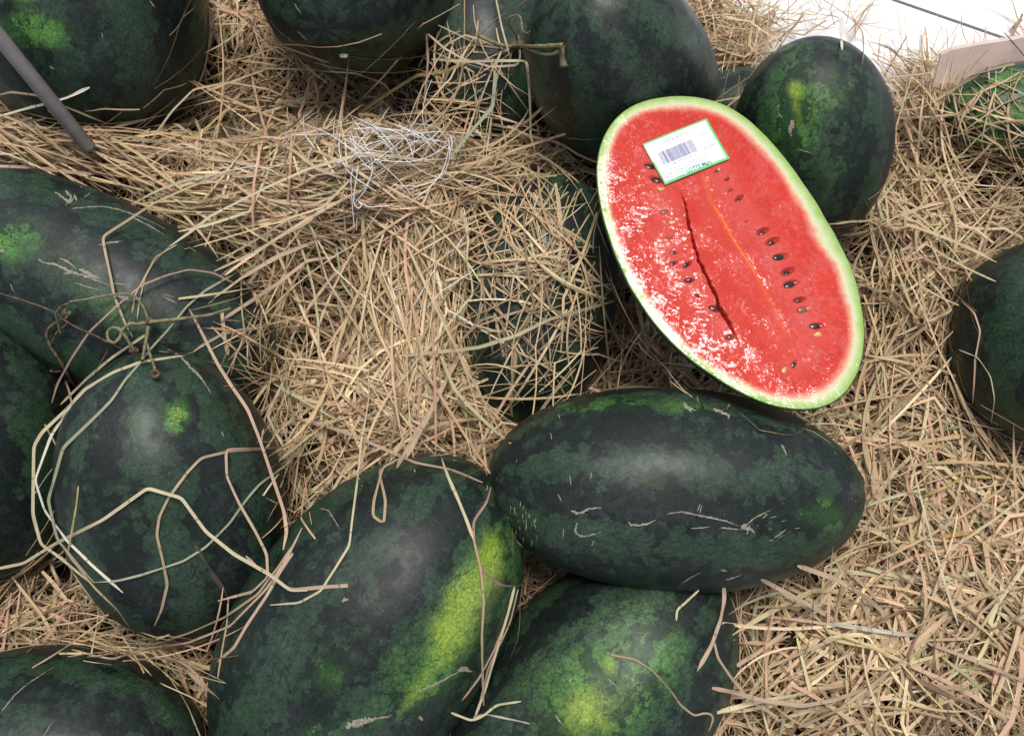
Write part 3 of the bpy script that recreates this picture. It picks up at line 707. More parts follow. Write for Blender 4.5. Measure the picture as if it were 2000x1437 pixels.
def batch(N, K, lo, hi, wlo, whi, zlo, zhi, clear=True, **kw):
    paths, side, L = random_paths(N, K, lo, hi, (-1.0, 1.05), (-.75, 1.1), zlo, zhi, **kw)
    f, _ = ell_f(paths); k_ = (f.min(1) > (.93 if clear else .60))
    paths, side, L = paths[k_], side[k_], L[k_]; paths = push_out(paths, .018) if clear else paths
    N = len(L); w = wlo + (whi-wlo)*RNG.random(N)**1.5
    return finish(paths, side, w)
def rim(N, lo, hi, wlo, whi, K=9):
    out = []; sd_ = []
    for q in range(N):
        k_ = random.randrange(len(ELL)); c, M = ELL[k_]; Mi = np.linalg.inv(M)
        a_ = random.uniform(0, 6.283); nz = random.uniform(-.35, .22) if k_ < len(ELL)-1 else random.uniform(-.9, -.35)
        nn_ = np.array([math.cos(a_), math.sin(a_), nz]); u = M @ nn_; 
        sp_ = Mi @ ((np.linalg.inv(M.T) @ nn_)/np.linalg.norm(np.linalg.inv(M.T) @ nn_))   # support point
        if Hf(c[0]+sp_[0]*1.03, c[1]+sp_[1]*1.03) + .012 < c[2]+sp_[2]-.005 and random.random() < .85: continue
        t = np.array([-math.sin(a_), math.cos(a_), random.gauss(0, .35)]); t += random.gauss(0, .35)*nn_; t /= np.linalg.norm(t)
        L = random.uniform(lo, hi); s = np.linspace(-.5, .5, K)[:, None]; bow = random.uniform(0, .5)
        p = c+sp_*(1+random.uniform(.005, .05)) + t*s*L - nn_*(s**2)*L*bow
        p[:, 2] = np.maximum(p[:, 2], Hf(p[:, 0], p[:, 1])-.012)
        out.append(p); sd_.append(np.tile(np.cross(t, nn_), (K, 1)))
    paths = push_out(np.array(out), .012); fin = inside_f(paths[:, K//2, 0], paths[:, K//2, 1]) > 0
    paths = paths[fin]; side = np.array(sd_)[fin]; N = len(paths)
    return finish(paths, side + RNG.normal(0, .5, (N, 1, 3)), wlo+(whi-wlo)*RNG.random(N)**1.5)
def batch_old(N, K, lo, hi, wlo, whi, zlo, zhi, **kw):
    paths, side, L = random_paths(N, K, lo, hi, (-1.0, 1.05), (-.75, 1.1), zlo, zhi, **kw)
    N = len(L); w = RNG.uniform(wlo, whi, N)*RNG.uniform(.6, 1.0, N)
    s = np.linspace(0, 1, K)
    prof = np.clip(np.minimum(s*RNG.uniform(2, 12, (N, 1))+.25, (1-s)*RNG.uniform(1.2, 14, (N, 1))+.12), 0, 1)
    return ribbons(paths, w, side, pick_tint(N), prof, RNG.uniform(-.8, .8, N))
parts = []
parts.append(batch(10500, 6, .05, .15, .0012, .0040, -.062, -.022, clear=False, tilt=.10))
parts.append(batch(10500, 8, .05, .19, .0009, .0046, -.026, .002, tilt=.07, curl=.7, kinkp=.45, clump=True))
parts.append(batch(2600, 9, .10, .24, .0012, .0050, -.006, .009, tilt=.03, curl=.6, clump=True))
parts.append(batch(11000, 7, .02, .10, .0004, .0013, -.022, .008, curl=.9, tilt=.15))
parts.append(rim(3200, .06, .18, .0006, .0030))
bed = make_straw_obj('straw', parts)
tag(bed, 'loose heap of dry tan straw bedding the watermelons', kind='stuff')

# loose stalks resting over melons and the pile: random draped ones (still nobody could count them)
def draped_random(N, region, lmin, lmax, wlo, whi, kink=.5, extra=.012, bendk=.5, ang=None, lift=.0015, allow=(), maxon=1, over=False):
    allow = {0} | {MID[m_.name] for m_ in allow}
    (cx, cy, rx, ry) = region; K = 9; paths = []; 
    for _ in range(N):
        a_ = random.uniform(0, 6.283); r_ = math.sqrt(random.random()); x = cx+rx*r_*math.cos(a_); y = cy+ry*r_*math.sin(a_)
        L = random.uniform(lmin, lmax); th = random.uniform(0, 6.283) if ang is None else math.radians(random.gauss(*ang)); bend = random.gauss(0, bendk)
        pts = []; kk = random.random() < kink; kp = random.uniform(.25, .8); ka = random.gauss(0, .9)
        xx, yy = x-L/2*math.cos(th), y-L/2*math.sin(th)
        for q in range(K):
            t2 = th + bend*(q/(K-1)-.5) + (ka if kk and q/(K-1) > kp else 0)
            xx += L/(K-1)*math.cos(t2); yy += L/(K-1)*math.sin(t2); pts.append((xx, yy))
        if sum(hit_id(*p) not in allow for p in pts) > maxon or any(hit_id(*p) == 99 for p in pts): continue
        fx, fy = pts[K//2]
        if fy < g_edge(fx)-10 and not over: continue
        pp = np.array(pts); dh = np.array([hit(*p) for p in pp]) - lift
        e = random.random()**2*extra
        d = dh - e*np.sin(np.linspace(0, 3.14, K))
        hull = np.minimum(d, np.interp(np.arange(K), [0, K-1], [d[0], d[-1]]))
        d = np.minimum(dh, .6*hull+.4*d)
        paths.append([CAM+ray(*p)*dd for p, dd in zip(pp, d)])
    if not paths: return None
    paths = np.array(paths); N = len(paths)
    T = np.gradient(paths, axis=1); side = np.cross(T, np.array([0, 0, 1.])); side /= np.linalg.norm(side, axis=2, keepdims=True)+1e-9
    ra = RNG.normal(0, .35, (N, 1)) + np.linspace(-1, 1, K)[None, :]*RNG.normal(0, .5, (N, 1))
    side = side*np.cos(ra)[..., None]+np.array([0, 0, 1.])*np.sin(ra)[..., None]
    s = np.linspace(0, 1, K); prof = np.clip(np.minimum(s*RNG.uniform(2, 12, (N, 1))+.3, (1-s)*RNG.uniform(1.2, 14, (N, 1))+.1), 0, 1)
    w = RNG.uniform(wlo, whi, N)
    return finish(paths, side, w, 1.08)
dp = []
dp.append(draped_random(130, (1050, 590, 150, 240), 110, 340, .0006, .0030, allow=(m_bu,), maxon=1))
dp.append(draped_random(170, (1050, 340, 170, 40), 120, 300, .0008, .0030, ang=(8, 22), maxon=2))
dp.append(draped_random(90, (910, 160, 120, 120), 70, 260, .0007, .0026, allow=(m_bt,), maxon=1))
dp.append(draped_random(260, (850, 560, 110, 180), 150, 420, .0008, .0040, ang=(80, 30)))
dp.append(draped_random(260, (560, 400, 260, 70), 120, 380, .0008, .0036, ang=(5, 25)))
dp.append(draped_random(70, (1930, 240, 120, 110), 80, 260, .0007, .0032, allow=(m_fr,)))
dp.append(draped_random(70, (520, 640, 60, 130), 80, 240, .0007, .0028, allow=(m_ul,), maxon=3))
dp.append(draped_random(120, (470, 130, 110, 110), 100, 260, .0008, .0036, ang=(-25, 25)))
dp.append(draped_random(150, (120, 290, 170, 50), 120, 330, .0008, .0036, ang=(15, 20)))
dp.append(draped_random(520, (1720, 1050, 340, 400), 90, 320, .0008, .0050))
dp.append(draped_random(400, (1820, 560, 170, 300), 80, 280, .0007, .0038))
dp.append(draped_random(260, (720, 780, 200, 110), 80, 280, .0007, .0038))
dp.append(draped_random(26, (1000, 1160, 60, 120), 60, 200, .0006, .0018, maxon=3))
dp.append(draped_random(70, (560, 1000, 50, 180), 90, 240, .0006, .0026, ang=(110, 25), maxon=4))
dp.append(draped_random(60, (330, 1260, 230, 30), 90, 260, .0006, .0022, ang=(0, 22), maxon=5))
dp.append(draped_random(90, (90, 1200, 110, 50), 80, 240, .0008, .0040))
dp.append(draped_random(60, (1180, 700, 90, 90), 80, 200, .0008, .0030))
dp.append(draped_random(200, (1500, 60, 130, 60), 70, 220, .0008, .0030))
dp.append(draped_random(95, (1590, 60, 130, 80), 50, 170, .0006, .0020, over=True))
dp.append(draped_random(45, (1790, 125, 70, 40), 50, 150, .0005, .0018, over=True))
dp.append(draped_random(170, (1815, 168, 100, 42), 90, 240, .0007, .0030, ang=(25, 30), extra=.035, over=True))
dp.append(draped_random(70, (1060, 480, 120, 110), 130, 340, .0008, .0030, allow=(m_bu,), maxon=1, bendk=.9))
dp.append(draped_random(150, (720, 560, 330, 270), 240, 520, .0010, .0036, kink=.35, bendk=1.0, extra=.02))
dp.append(draped_random(120, (1780, 800, 270, 560), 220, 460, .0010, .0042, kink=.35, bendk=.9, extra=.02))
loose = make_straw_obj('straw', dp); tag(loose, 'loose dry stalks strewn over the straw heap and over the buried melons', kind='stuff')

# ------------------------------------------------------------------ individually built stalks
TC = {'pale': (0.66,0.57,0.36), 'white': (0.80,0.74,0.60), 'pink': (0.62,0.45,0.31), 'tan': (0.54,0.40,0.25), 'brown': (0.36,0.22,0.15), 'green': (0.38,0.40,0.25), 'yellow': (0.60,0.47,0.18), 'dark': (0.12,0.09,0.075), 'orange': (0.62,0.36,0.11), 'mauve': (0.44,0.29,0.22)}
def tube(pts3, w, flat, n=6, wprof=None, upv=None, twist=None):
    pts3 = np.asarray(pts3); K = len(pts3); T = np.gradient(pts3, axis=0); T /= np.linalg.norm(T, axis=1, keepdims=True)+1e-9
    S = np.cross(T, -Dv if upv is None else upv); S /= np.linalg.norm(S, axis=1, keepdims=True)+1e-9; Nn = np.cross(S, T)
    wp = np.ones(K) if wprof is None else wprof
    V = []; 
    if twist is not None:
        S, Nn = S*np.cos(twist)[:, None]+Nn*np.sin(twist)[:, None], Nn*np.cos(twist)[:, None]-S*np.sin(twist)[:, None]
    for q in range(n):
        a_ = 2*math.pi*q/n; sn = math.sin(a_)
        if twist is not None and sn > 0: sn *= -.25
        V.append(pts3 + (S*math.cos(a_) + Nn*sn*flat)*(w/2*wp)[:, None])
    V = np.stack(V, 1).reshape(-1, 3)
    i = np.arange(K-1)[:, None]*n; j = np.arange(n)[None, :]; j2 = (j+1) % n
    Q = np.stack([i+j, i+j2, i+n+j2, i+n+j], -1).reshape(-1, 4)
    fib = np.stack([np.tile(np.cos(np.arange(n)*2*math.pi/n)*1.3, K), np.repeat(np.cumsum(np.r_[0, np.linalg.norm(np.diff(pts3, axis=0), axis=1)]), n), np.full(K*n, random.random())], -1)
    return V, Q, fib
def tube_obj(name, tubes, mat, tint=None, smooth=True):
    V = []; Q = []; F = []; o0 = 0
    for v, q, f in tubes: V.append(v); Q.append(q+o0); F.append(f); o0 += len(v)
    V = np.concatenate(V); c = V.mean(0)
    o = np_mesh(name, V-c, np.concatenate(Q), mat, smooth); o.location = c
    if tint is not None:
        t = np.tile(np.array([*tint, 1.0]), (len(V), 1)); fattr(o, 'tint', t, 'FLOAT_COLOR'); fattr(o, 'fibre', np.concatenate(F), 'FLOAT_VECTOR')
    return o
def stalk(label, pts, wpx, tint, flat=.45, extra=0.0, taut=.85, taper=(0.5, 0.35), cat='straw'):
    p3, d = drape(pts, 7, taut=taut, extra=extra, lift=.0014)
    w = wpx*0.00041; K = len(p3); s = np.linspace(0, 1, K)
    jit = 1+.16*np.array([mnoise.noise(Vector((q*9.0, wpx, len(label)*1.3))) for q in s])
    prof = np.clip(np.minimum(s*14+taper[0], (1-s)*9+taper[1]), 0, 1)*jit
    c = np.array(TC[tint])*random.uniform(.92, 1.08)
    sd_ = (sum(map(ord, label)) % 97)*1.7
    tw = 1.0*np.array([mnoise.noise(Vector((q*3.2, 5.5, sd_))) for q in s])
    o = tube_obj('straw_stalk', [tube(p3, w*1.08, max(flat, .35)*1.25, 8, prof, twist=tw)], M_STRAW, c)
    tag(o, label, cat, 'long stalks lying loose on top'); return o
S = stalk
S('pale stalk passing under the vine knot, then looping round the left of the lime-spotted melon', [(477,523),(400,568),(364,599),(327,645),(292,683),(275,707),(244,742),(219,780),(197,803),(123,874),(94,977),(112,1054),(150,1100),(183,1137)], 7, 'green')
S('bright outermost stalk of the loop round the lime-spotted melon', [(383,685),(355,695),(278,706),(223,726),(167,759),(129,800),(82,844),(66,871),(64,1004),(80,1063),(114,1086),(178,1139)], 7, 'pale')
S('bright stalk ending in a clean white tip on the lower left of the lime-spotted melon', [(140,790),(100,850),(68,937),(87,997),(132,1057),(185,1108),(240,1157)], 6, 'white')
S('stalk running from the vine knot down towards the left edge melon', [(287,652),(216,700),(170,739),(118,790)], 6, 'pale')
S('mauve-brown stalk arching over the scarred melon at the left and down into the gap', [(459,554),(418,533),(369,526),(327,537),(278,556),(226,599),(174,648),(139,700),(111,752),(101,787)], 5, 'mauve', extra=.01)
S('long stalk sharply bent at its left end above the scarred melon', [(480,345),(440,338),(407,352),(369,366),(296,399),(258,425),(200,462),(204,484),(218,551),(223,578),(244,631),(259,658)], 6, 'tan', extra=.006)
S('long straight stalk slanting from the white string tangle to the scarred melon', [(850,318),(780,306),(730,303),(680,306),(600,331),(536,359),(487,383),(411,422),(372,453),(332,481)], 7, 'pale', extra=.01)
S('frayed thin stalk hanging down the middle of the scarred melon', [(345,478),(303,502),(285,537),(264,575),(258,613)], 4, 'tan')
S('frayed thin stalk beside the hanging one on the scarred melon', [(331,481),(300,512),(282,545),(272,590),(268,622)], 3, 'pale')
S('yellow-green straight stalk pointing down left to the scarred melon', [(683,352),(600,436),(557,457),(487,498),(418,530)], 6, 'pale', extra=.012)
S('broad pinkish stalk leaving the heap just above the right end of the scarred melon', [(640,465),(600,477),(540,502),(470,544),(418,582)], 11, 'pink', .25)
S('broad pinkish blade below the pinkish stalk at the end of the scarred melon', [(660,500),(600,509),(543,554),(452,613),(432,627)], 9, 'pink', .25)
S('grey-green blade bending to the top of the lime-spotted melon', [(640,612),(581,620),(522,634),(435,652),(393,676),(379,686)], 7, 'tan', .3)
S('long brown-pink stalk down the right flank of the lime-spotted melon', [(369,603),(393,648),(425,711),(449,749),(484,800),(507,858),(530,926),(555,1000),(560,1040),(553,1073)], 8, 'pink', .3)
S('short upright blade where the scarred melon meets the heap', [(433,606),(439,665),(446,693)], 9, 'tan', .25)
S('bright kinked stalk crossing the lime-spotted melon from the left edge to its lower right', [(-20,1113),(46,1100),(105,1063),(201,1015),(288,953),(354,972),(402,1038),(457,1082),(526,1121),(567,1153),(600,1153)], 7, 'pale')
S('brown hooked stalk curving down the middle of the lime-spotted melon', [(640,840),(600,853),(549,874),(448,881),(393,894),(366,922),(329,972),(311,1009),(306,1045),(318,1095),(327,1141),(315,1192),(302,1221)], 6, 'tan')
S('pale green stalk sweeping across the lower half of the lime-spotted melon', [(600,867),(558,908),(507,945),(480,977),(448,1022),(402,1068),(357,1096),(274,1123),(229,1134),(183,1137)], 5, 'green')
S('pinkish stalk bowing down the right side of the lime-spotted melon', [(549,874),(441,878),(443,931),(466,981),(498,1036),(521,1082),(523,1127),(494,1155),(425,1173)], 6, 'pink')
S('scorched dark blade slanting on the lower right of the lime-spotted melon', [(380,1064),(402,1100),(430,1142),(446,1167)], 11, 'dark', .2)
S('thin stalk dangling below the scorched blade', [(446,1167),(443,1219),(434,1270),(425,1324)], 4, 'tan')
S('short yellow stalk standing over the left flank of the lime-spotted melon', [(153,949),(149,986),(137,1054),(130,1091)], 4, 'yellow', extra=.008)
S('blade curving from the right flank of the lime-spotted melon down to its foot', [(572,1080),(551,1110),(520,1165),(480,1225),(457,1265),(425,1292)], 8, 'pink', .25)
S('rim stalk following the lower left outline of the lime-spotted melon', [(133,1082),(183,1146),(229,1191),(261,1237),(293,1260)], 5, 'tan')
S('second rim stalk under the lower left outline of the lime-spotted melon', [(120,1085),(165,1150),(215,1215),(250,1250),(320,1262)], 4, 'green')
S('rim stalk following the lower right outline of the lime-spotted melon', [(293,1260),(366,1237),(439,1205),(503,1160),(545,1105),(575,1060)], 5, 'tan')
S('second rim stalk under the lower right outline of the lime-spotted melon', [(270,1268),(366,1255),(450,1222),(520,1150),(560,1090),(590,1030)], 5, 'pink')
S('forked stalk along the top of the bottom left corner melon', [(140,1268),(174,1278),(219,1287),(274,1269),(347,1255),(411,1255)], 5, 'pink')
S('blade hanging over the gap right of the bottom left corner melon', [(300,1262),(340,1290),(400,1340),(428,1365)], 9, 'tan', .25)
S('long thin stalk dropping straight down onto the yellow-striped melon', [(722,760),(717,800),(706,858),(697,946),(688,1013),(682,1066),(651,1115),(626,1154),(584,1177),(527,1181)], 5, 'pale')
S('pink stalk with a frayed broad end on the yellow-striped melon', [(480,1085),(500,1106),(544,1137),(571,1152),(633,1146),(679,1143)], 8, 'pink', .3, taper=(.3, 1.0))
S('flat straight blade across the heap to the top of the yellow-striped melon', [(578,818),(646,835),(708,858),(766,884),(810,904),(881,917),(943,942)], 7, 'pink', .3)
S('broad pinkish blade pointing down at the top of the yellow-striped melon', [(875,740),(841,800),(810,849),(775,913)], 10, 'pink', .25)
S('folded blade forming a narrow loop on top of the yellow-striped melon', [(820,878),(748,911),(730,977),(728,1008),(750,1022),(753,977),(741,924),(748,875)], 6, 'tan', .3)
S('brown zigzag stalk over the yellow stripe beside the long scarred melon', [(959,951),(950,982),(925,1017),(925,1053),(939,1106),(947,1119),(979,1143),(1016,1146),(1036,1110),(1027,1088)], 6, 'mauve')
S('long thin golden stalk running down along the yellow stripe', [(925,1053),(939,1110),(945,1177),(941,1243),(943,1332),(945,1378)], 5, 'tan', extra=.004)
S('feathery seed stalk from the heap to the yellow stripe', [(857,884),(872,924),(894,973),(912,1017),(925,1053)], 7, 'pale', .6)
S('bundle of pale strands between the yellow-striped and the yellow-bellied melons', [(1005,1146),(992,1199),(970,1270),(947,1349),(925,1407)], 6, 'pale', extra=.005)
S('thin strand beside the pale bundle between the two bottom melons', [(1012,1150),(998,1210),(985,1240),(955,1300),(935,1380)], 4, 'pink')
S('mauve strand slanting into the gap between the two bottom melons', [(990,1205),(965,1270),(935,1325),(903,1367)], 4, 'mauve')
S('hooked pale stalk at the foot of the gap between the two bottom melons', [(881,1391),(921,1407),(943,1398),(970,1376),(1018,1369)], 5, 'pale')
S('white-tipped stalk pointing right at the bottom between the two bottom melons', [(925,1400),(947,1394),(987,1402),(1036,1413)], 5, 'white')
S('wiry stalk wandering across the yellow belly of the bottom melon', [(1186,1277),(1240,1287),(1273,1308),(1309,1347),(1330,1377),(1357,1398),(1372,1392),(1390,1393),(1394,1404),(1384,1428)], 5, 'tan')
S('brown pointed blade hanging from under the long scarred melon', [(1414,1148),(1415,1170),(1408,1209),(1390,1260),(1361,1311)], 9, 'pink', .25, taper=(.8, .05))
S('blade forking right from the brown pointed blade', [(1394,1251),(1402,1284),(1426,1320),(1450,1350),(1480,1377),(1520,1400)], 6, 'pink', .3)
S('wide pale stalk along the right of the yellow-bellied melon at the bottom', [(1391,1343),(1435,1352),(1487,1367),(1569,1378),(1629,1367),(1703,1341)], 10, 'pink', .3)
S('short bent stalk tip beneath the long scarred melon', [(1365,1152),(1335,1180),(1322,1190),(1321,1212)], 5, 'pale')
S('brightest white straight stalk on the lower right straw', [(1616,1218),(1711,1231),(1789,1242),(1812,1255)], 10, 'white', .5)
S('stalk continuing from the white one and kinking upwards at the right', [(1800,1250),(1894,1247),(1903,1238),(1913,1199),(1965,1154)], 6, 'tan')
S('very long straight stalk coming down the right side of the straw', [(1775,870),(1782,900),(1797,967),(1823,1064),(1853,1161),(1872,1221)], 6, 'pale', extra=.012)
S('straight stalk below left of the bright white one', [(1500,1303),(1561,1277),(1636,1244),(1711,1217)], 8, 'tan', .3)
S('short orange blade in the dark straw at the right', [(1834,1049),(1875,1043),(1920,1038)], 10, 'orange', .25)
S('fanned stalk end right of the long scarred melon', [(1800,971),(1860,945),(1883,928),(1943,933)], 7, 'yellow')
S('wide pinkish blade slanting from under the long scarred melon to the right', [(1558,1104),(1636,1132),(1690,1165),(1726,1195),(1726,1221)], 11, 'pink', .22)
S('pinkish blade leaving the lower right edge of the long scarred melon', [(1487,1131),(1543,1161),(1599,1191),(1629,1210)], 10, 'pink', .22)
S('stalk running from the white one to the lower right corner', [(1812,1255),(1860,1273),(1930,1300),(2010,1334)], 8, 'pink', .3)
S('long bowed stalk in the lower right straw meeting the white one', [(1560,1420),(1640,1385),(1700,1341),(1750,1300),(1812,1262)], 8, 'tan', .3)
S('thick pale stalk in the middle heap leaning to the lower right', [(711,477),(738,534),(763,584),(784,634),(813,688)], 10, 'tan', .6)
S('long nearly level cream stalk across the middle heap towards the cut half', [(784,695),(892,684),(938,678),(1009,655),(1072,624),(1200,588)], 9, 'pale', .5, extra=.01)
S('pale stalk crossing over the buried melon down to the right', [(859,596),(917,630),(967,659),(1007,684)], 5, 'white')
S('long kinked stalk rising through the middle of the heap beside the buried melon', [(775,755),(817,701),(859,655),(909,592),(924,576),(921,546),(911,509),(915,467),(901,404)], 6, 'pale', extra=.01)
S('thin white-tipped stalk in the shaded hollow of the heap', [(638,609),(663,678),(717,734),(775,755)], 5, 'white')
S('straight thin stalk standing over the middle of the buried melon', [(1018,480),(1001,551),(988,647)], 5, 'pale', extra=.006)
S('broad grey-green blade over the buried melon', [(1063,429),(1063,509),(1059,592)], 10, 'green', .2)
S('thick olive stalk at the top of the buried melon', [(1030,371),(1076,425),(1114,467)], 8, 'tan', .6)
S('short bright stalk between the buried melon and the cut half', [(1101,513),(1143,530),(1193,567)], 6, 'white')
S('flat grey-tan blade hanging over the lower end of the buried melon', [(1007,676),(1005,718),(997,759),(1001,814)], 12, 'tan', .2)
S('bent brown blade like a peaked roof over the buried melon', [(880,710),(905,660),(940,625),(967,617),(984,697)], 7, 'tan', .3)
S('small rounded loop of blade on the buried melon', [(965,485),(970,525),(976,559),(992,557),(990,534),(972,500)], 6, 'pink', .25)
S('wide pinkish blade slanting from the middle heap to the yellow-striped melon', [(905,680),(867,751),(830,825),(792,897)], 11, 'pink', .22)
S('long wavy pinkish blade in the lower left of the middle heap', [(600,711),(692,734),(740,765),(780,780),(817,768),(892,793)], 8, 'pink', .3)
S('thin greenish stalk slanting to the left end of the long scarred melon', [(780,701),(850,751),(934,818)], 5, 'green')
S('brown curved stalk arching over the shaded hollow of the heap', [(608,442),(638,546),(684,617),(742,709)], 6, 'tan', extra=.008)
S('greenish stalk inside the arching brown one over the hollow', [(656,475),(667,551),(696,592),(729,663)], 6, 'green', extra=.008)
S('stalk lying level at the lower left of the middle heap', [(600,820),(684,847),(796,897)], 8, 'pink', .3)
S('stalk bent in a square frame over the dusky half buried melon', [(843,116),(917,121),(966,119),(1029,119),(1034,175),(1036,228),(1036,266),(1046,298)], 7, 'pale', .35, extra=.012)
S('bent stalk dropping left of the square frame at the top centre melon', [(833,67),(836,116),(829,207),(833,242)], 7, 'pink', .35, extra=.012)
S('long thin stalk folded under the vine knot at the top', [(836,67),(868,95),(906,116),(959,131),(1011,128),(1016,116),(1013,70)], 6, 'pink', .35, extra=.014)
S('olive yellow blade sweeping below the top centre melon', [(700,224),(759,182),(815,147),(871,140),(913,121)], 9, 'yellow', .2, extra=.006)
S('thin stalk falling from the top edge to the vine knot', [(968,-20),(969,0),(980,53),(994,105)], 5, 'pale', extra=.02)
S('yellow stalk hanging inside the square frame', [(964,130),(938,196),(927,242)], 5, 'pale', extra=.008)
S('broad grey-green blade falling inside the square frame', [(969,140),(962,210),(924,252),(885,301)], 11, 'green', .2, extra=.008)
S('blade poking right below the stemmed melon', [(955,242),(997,250),(1029,238),(1060,210)], 8, 'tan', .25)
S('long level stalk below the blossom scar of the top centre melon', [(500,133),(605,137),(696,143),(752,165),(773,196)], 6, 'pale')
S('thick pale stalk lying over the grey pipe', [(-20,232),(70,207),(130,191),(175,171)], 9, 'white', .5)
S('brown stalk crossing the pipe below the thick pale one', [(-20,189),(21,180),(70,186),(115,203),(175,228),(210,242)], 6, 'tan', .4)
S('wide pale stalk along the top edge of the scarred melon at the left', [(-20,325),(88,331),(189,341)], 11, 'pink', .35)
S('tan stalk running right from the foot of the grey pipe', [(0,224),(45,241),(98,280),(140,308)], 7, 'tan', .4)
S('long stalk above the scarred melon running down to the right', [(-10,246),(63,287),(140,311),(210,346),(266,378)], 6, 'tan', .4)
S('broad pinkish folded blade left of the white string tangle', [(406,311),(437,313),(518,327),(514,343),(455,345)], 9, 'pink', .25)
S('broad curved blade crossing left of the white string tangle', [(430,245),(525,269),(575,295),(620,330),(682,352)], 9, 'tan', .25)
S('golden stalk with an elbow in the dark hollow below the top left melon', [(560,222),(500,218),(444,212),(413,241),(367,280)], 5, 'yellow')
S('grey arching blade over the dark hollow below the top left melon', [(301,266),(336,217),(378,175),(448,161),(525,175),(595,206)], 6, 'tan', .3, extra=.01)
S('pale greyish straw piece at the tip of the top left melon', [(217,250),(260,240),(308,226)], 7, 'tan', .5)
S('curved pale stalk overhanging the white floor at the top', [(1573,18),(1601,28),(1640,33),(1645,98)], 6, 'white', extra=.02)
S('dark straight stalk sticking out over the white floor', [(1772,70),(1748,112),(1727,150)], 4, 'brown', extra=.01)
S('dark slanting stalk behind the yellow-patched melon', [(1570,28),(1545,60),(1513,105)], 5, 'brown', extra=.01)
S('thin curving stalk reaching across the white floor', [(1600,-5),(1640,20),(1668,42),(1685,62),(1687,95),(1685,125)], 4, 'brown', extra=.015)
S('very thin upright stalk against the white floor', [(1708,0),(1685,42),(1660,84)], 3, 'tan', extra=.02)
S('curved stalk right of the dark one over the white floor', [(1715,87),(1734,92),(1760,115),(1792,132)], 5, 'mauve', extra=.01)
S('thick brown bent blade below the cardboard', [(1930,122),(1905,125),(1877,140),(1853,162)], 8, 'brown', .4)
S('long thin stalk hanging down over the veiled green melon', [(1932,126),(1930,210),(1935,250),(1948,290)], 5, 'pale')
S('long stalk leaning on the pile left of the veiled green melon', [(1795,215),(1850,183),(1895,155),(1925,140)], 7, 'tan', .4)
S('straight stalk pointing at the veiled green melon', [(1755,231),(1820,228),(1888,222)], 7, 'tan', .4)
S('thin curve of stalk on the near-black melon at the right edge', [(1878,588),(1903,610),(1915,647),(1905,700),(1902,760),(1900,790)], 5, 'pink')
S('pale straight stalk tip resting on top of the near-black melon', [(1810,477),(1845,500),(1895,527),(1945,550)], 5, 'pale')
S('bent pale stalk beside the near-black melon', [(1803,535),(1840,575),(1860,606),(1820,625),(1750,657)], 6, 'pale')
S('wispy pale tendril of straw on the lower near-black melon', [(1873,683),(1910,698),(1935,735),(1943,780),(1935,832)], 3, 'pale')

# ------------------------------------------------------------------ white string tangle
tubes = []; rs = random.Random(3)
for q in range(36):
    th = rs.gauss(0.1, .75); L = rs.uniform(60, 230); x = rs.gauss(755, 72); y = rs.gauss(290, 28); b1 = rs.gauss(0, .9); b2 = rs.gauss(0, .6)
    pts = []; xx, yy = x-L/2*math.cos(th), y-L/2*math.sin(th)
    for k_ in range(14):
        s = k_/13; t2 = th + b1*(s-.5) + b2*math.sin(s*5)*.5; xx += L/13*math.cos(t2); yy += L/13*math.sin(t2); pts.append((xx, yy))
    p3, _ = drape(pts, 9, taut=.6, extra=rs.random()**1.5*.022, lift=.001)
    tubes.append(tube(p3, rs.uniform(.0006, .0012), .5, 4))
for pts in [[(690,322),(685,350),(688,400),(692,445)],[(700,325),(694,360),(690,395),(700,410),(708,400),(697,392),(720,405),(760,402)],[(705,320),(730,330),(715,370),(695,395)],[(600,215),(592,225),(594,262),(615,290)],[(590,240),(640,260),(700,300)],
            [(846,215),(852,220),(858,215),(864,230),(868,255)],[(880,265),(884,280),(878,300)],[(676,212),(690,235),(712,262)],[(820,270),(780,255),(740,250),(690,252)],[(860,505),(830,560),(800,610),(770,650)],[(905,405),(915,450),(880,500)],[(757,575),(775,560),(800,552),(795,562),(770,567)],[(835,600),(860,570),(900,545),(945,515)]]:
    p3, _ = drape(pts, 5, taut=.6, extra=.006); tubes.append(tube(p3, .0013, .5, 4))
tangle = tube_obj('string_tangle', tubes, M_STRING); tag(tangle, 'tangle of thin white plastic strings on the straw heap', 'string')
S('thin white strip of string above the scarred melon', [(381,360),(420,339),(490,325),(518,327),(546,341)], 3, 'white')
S('short white strip of string left of the tangle', [(264,317),(311,297),(355,280),(375,286),(399,296)], 4, 'white')

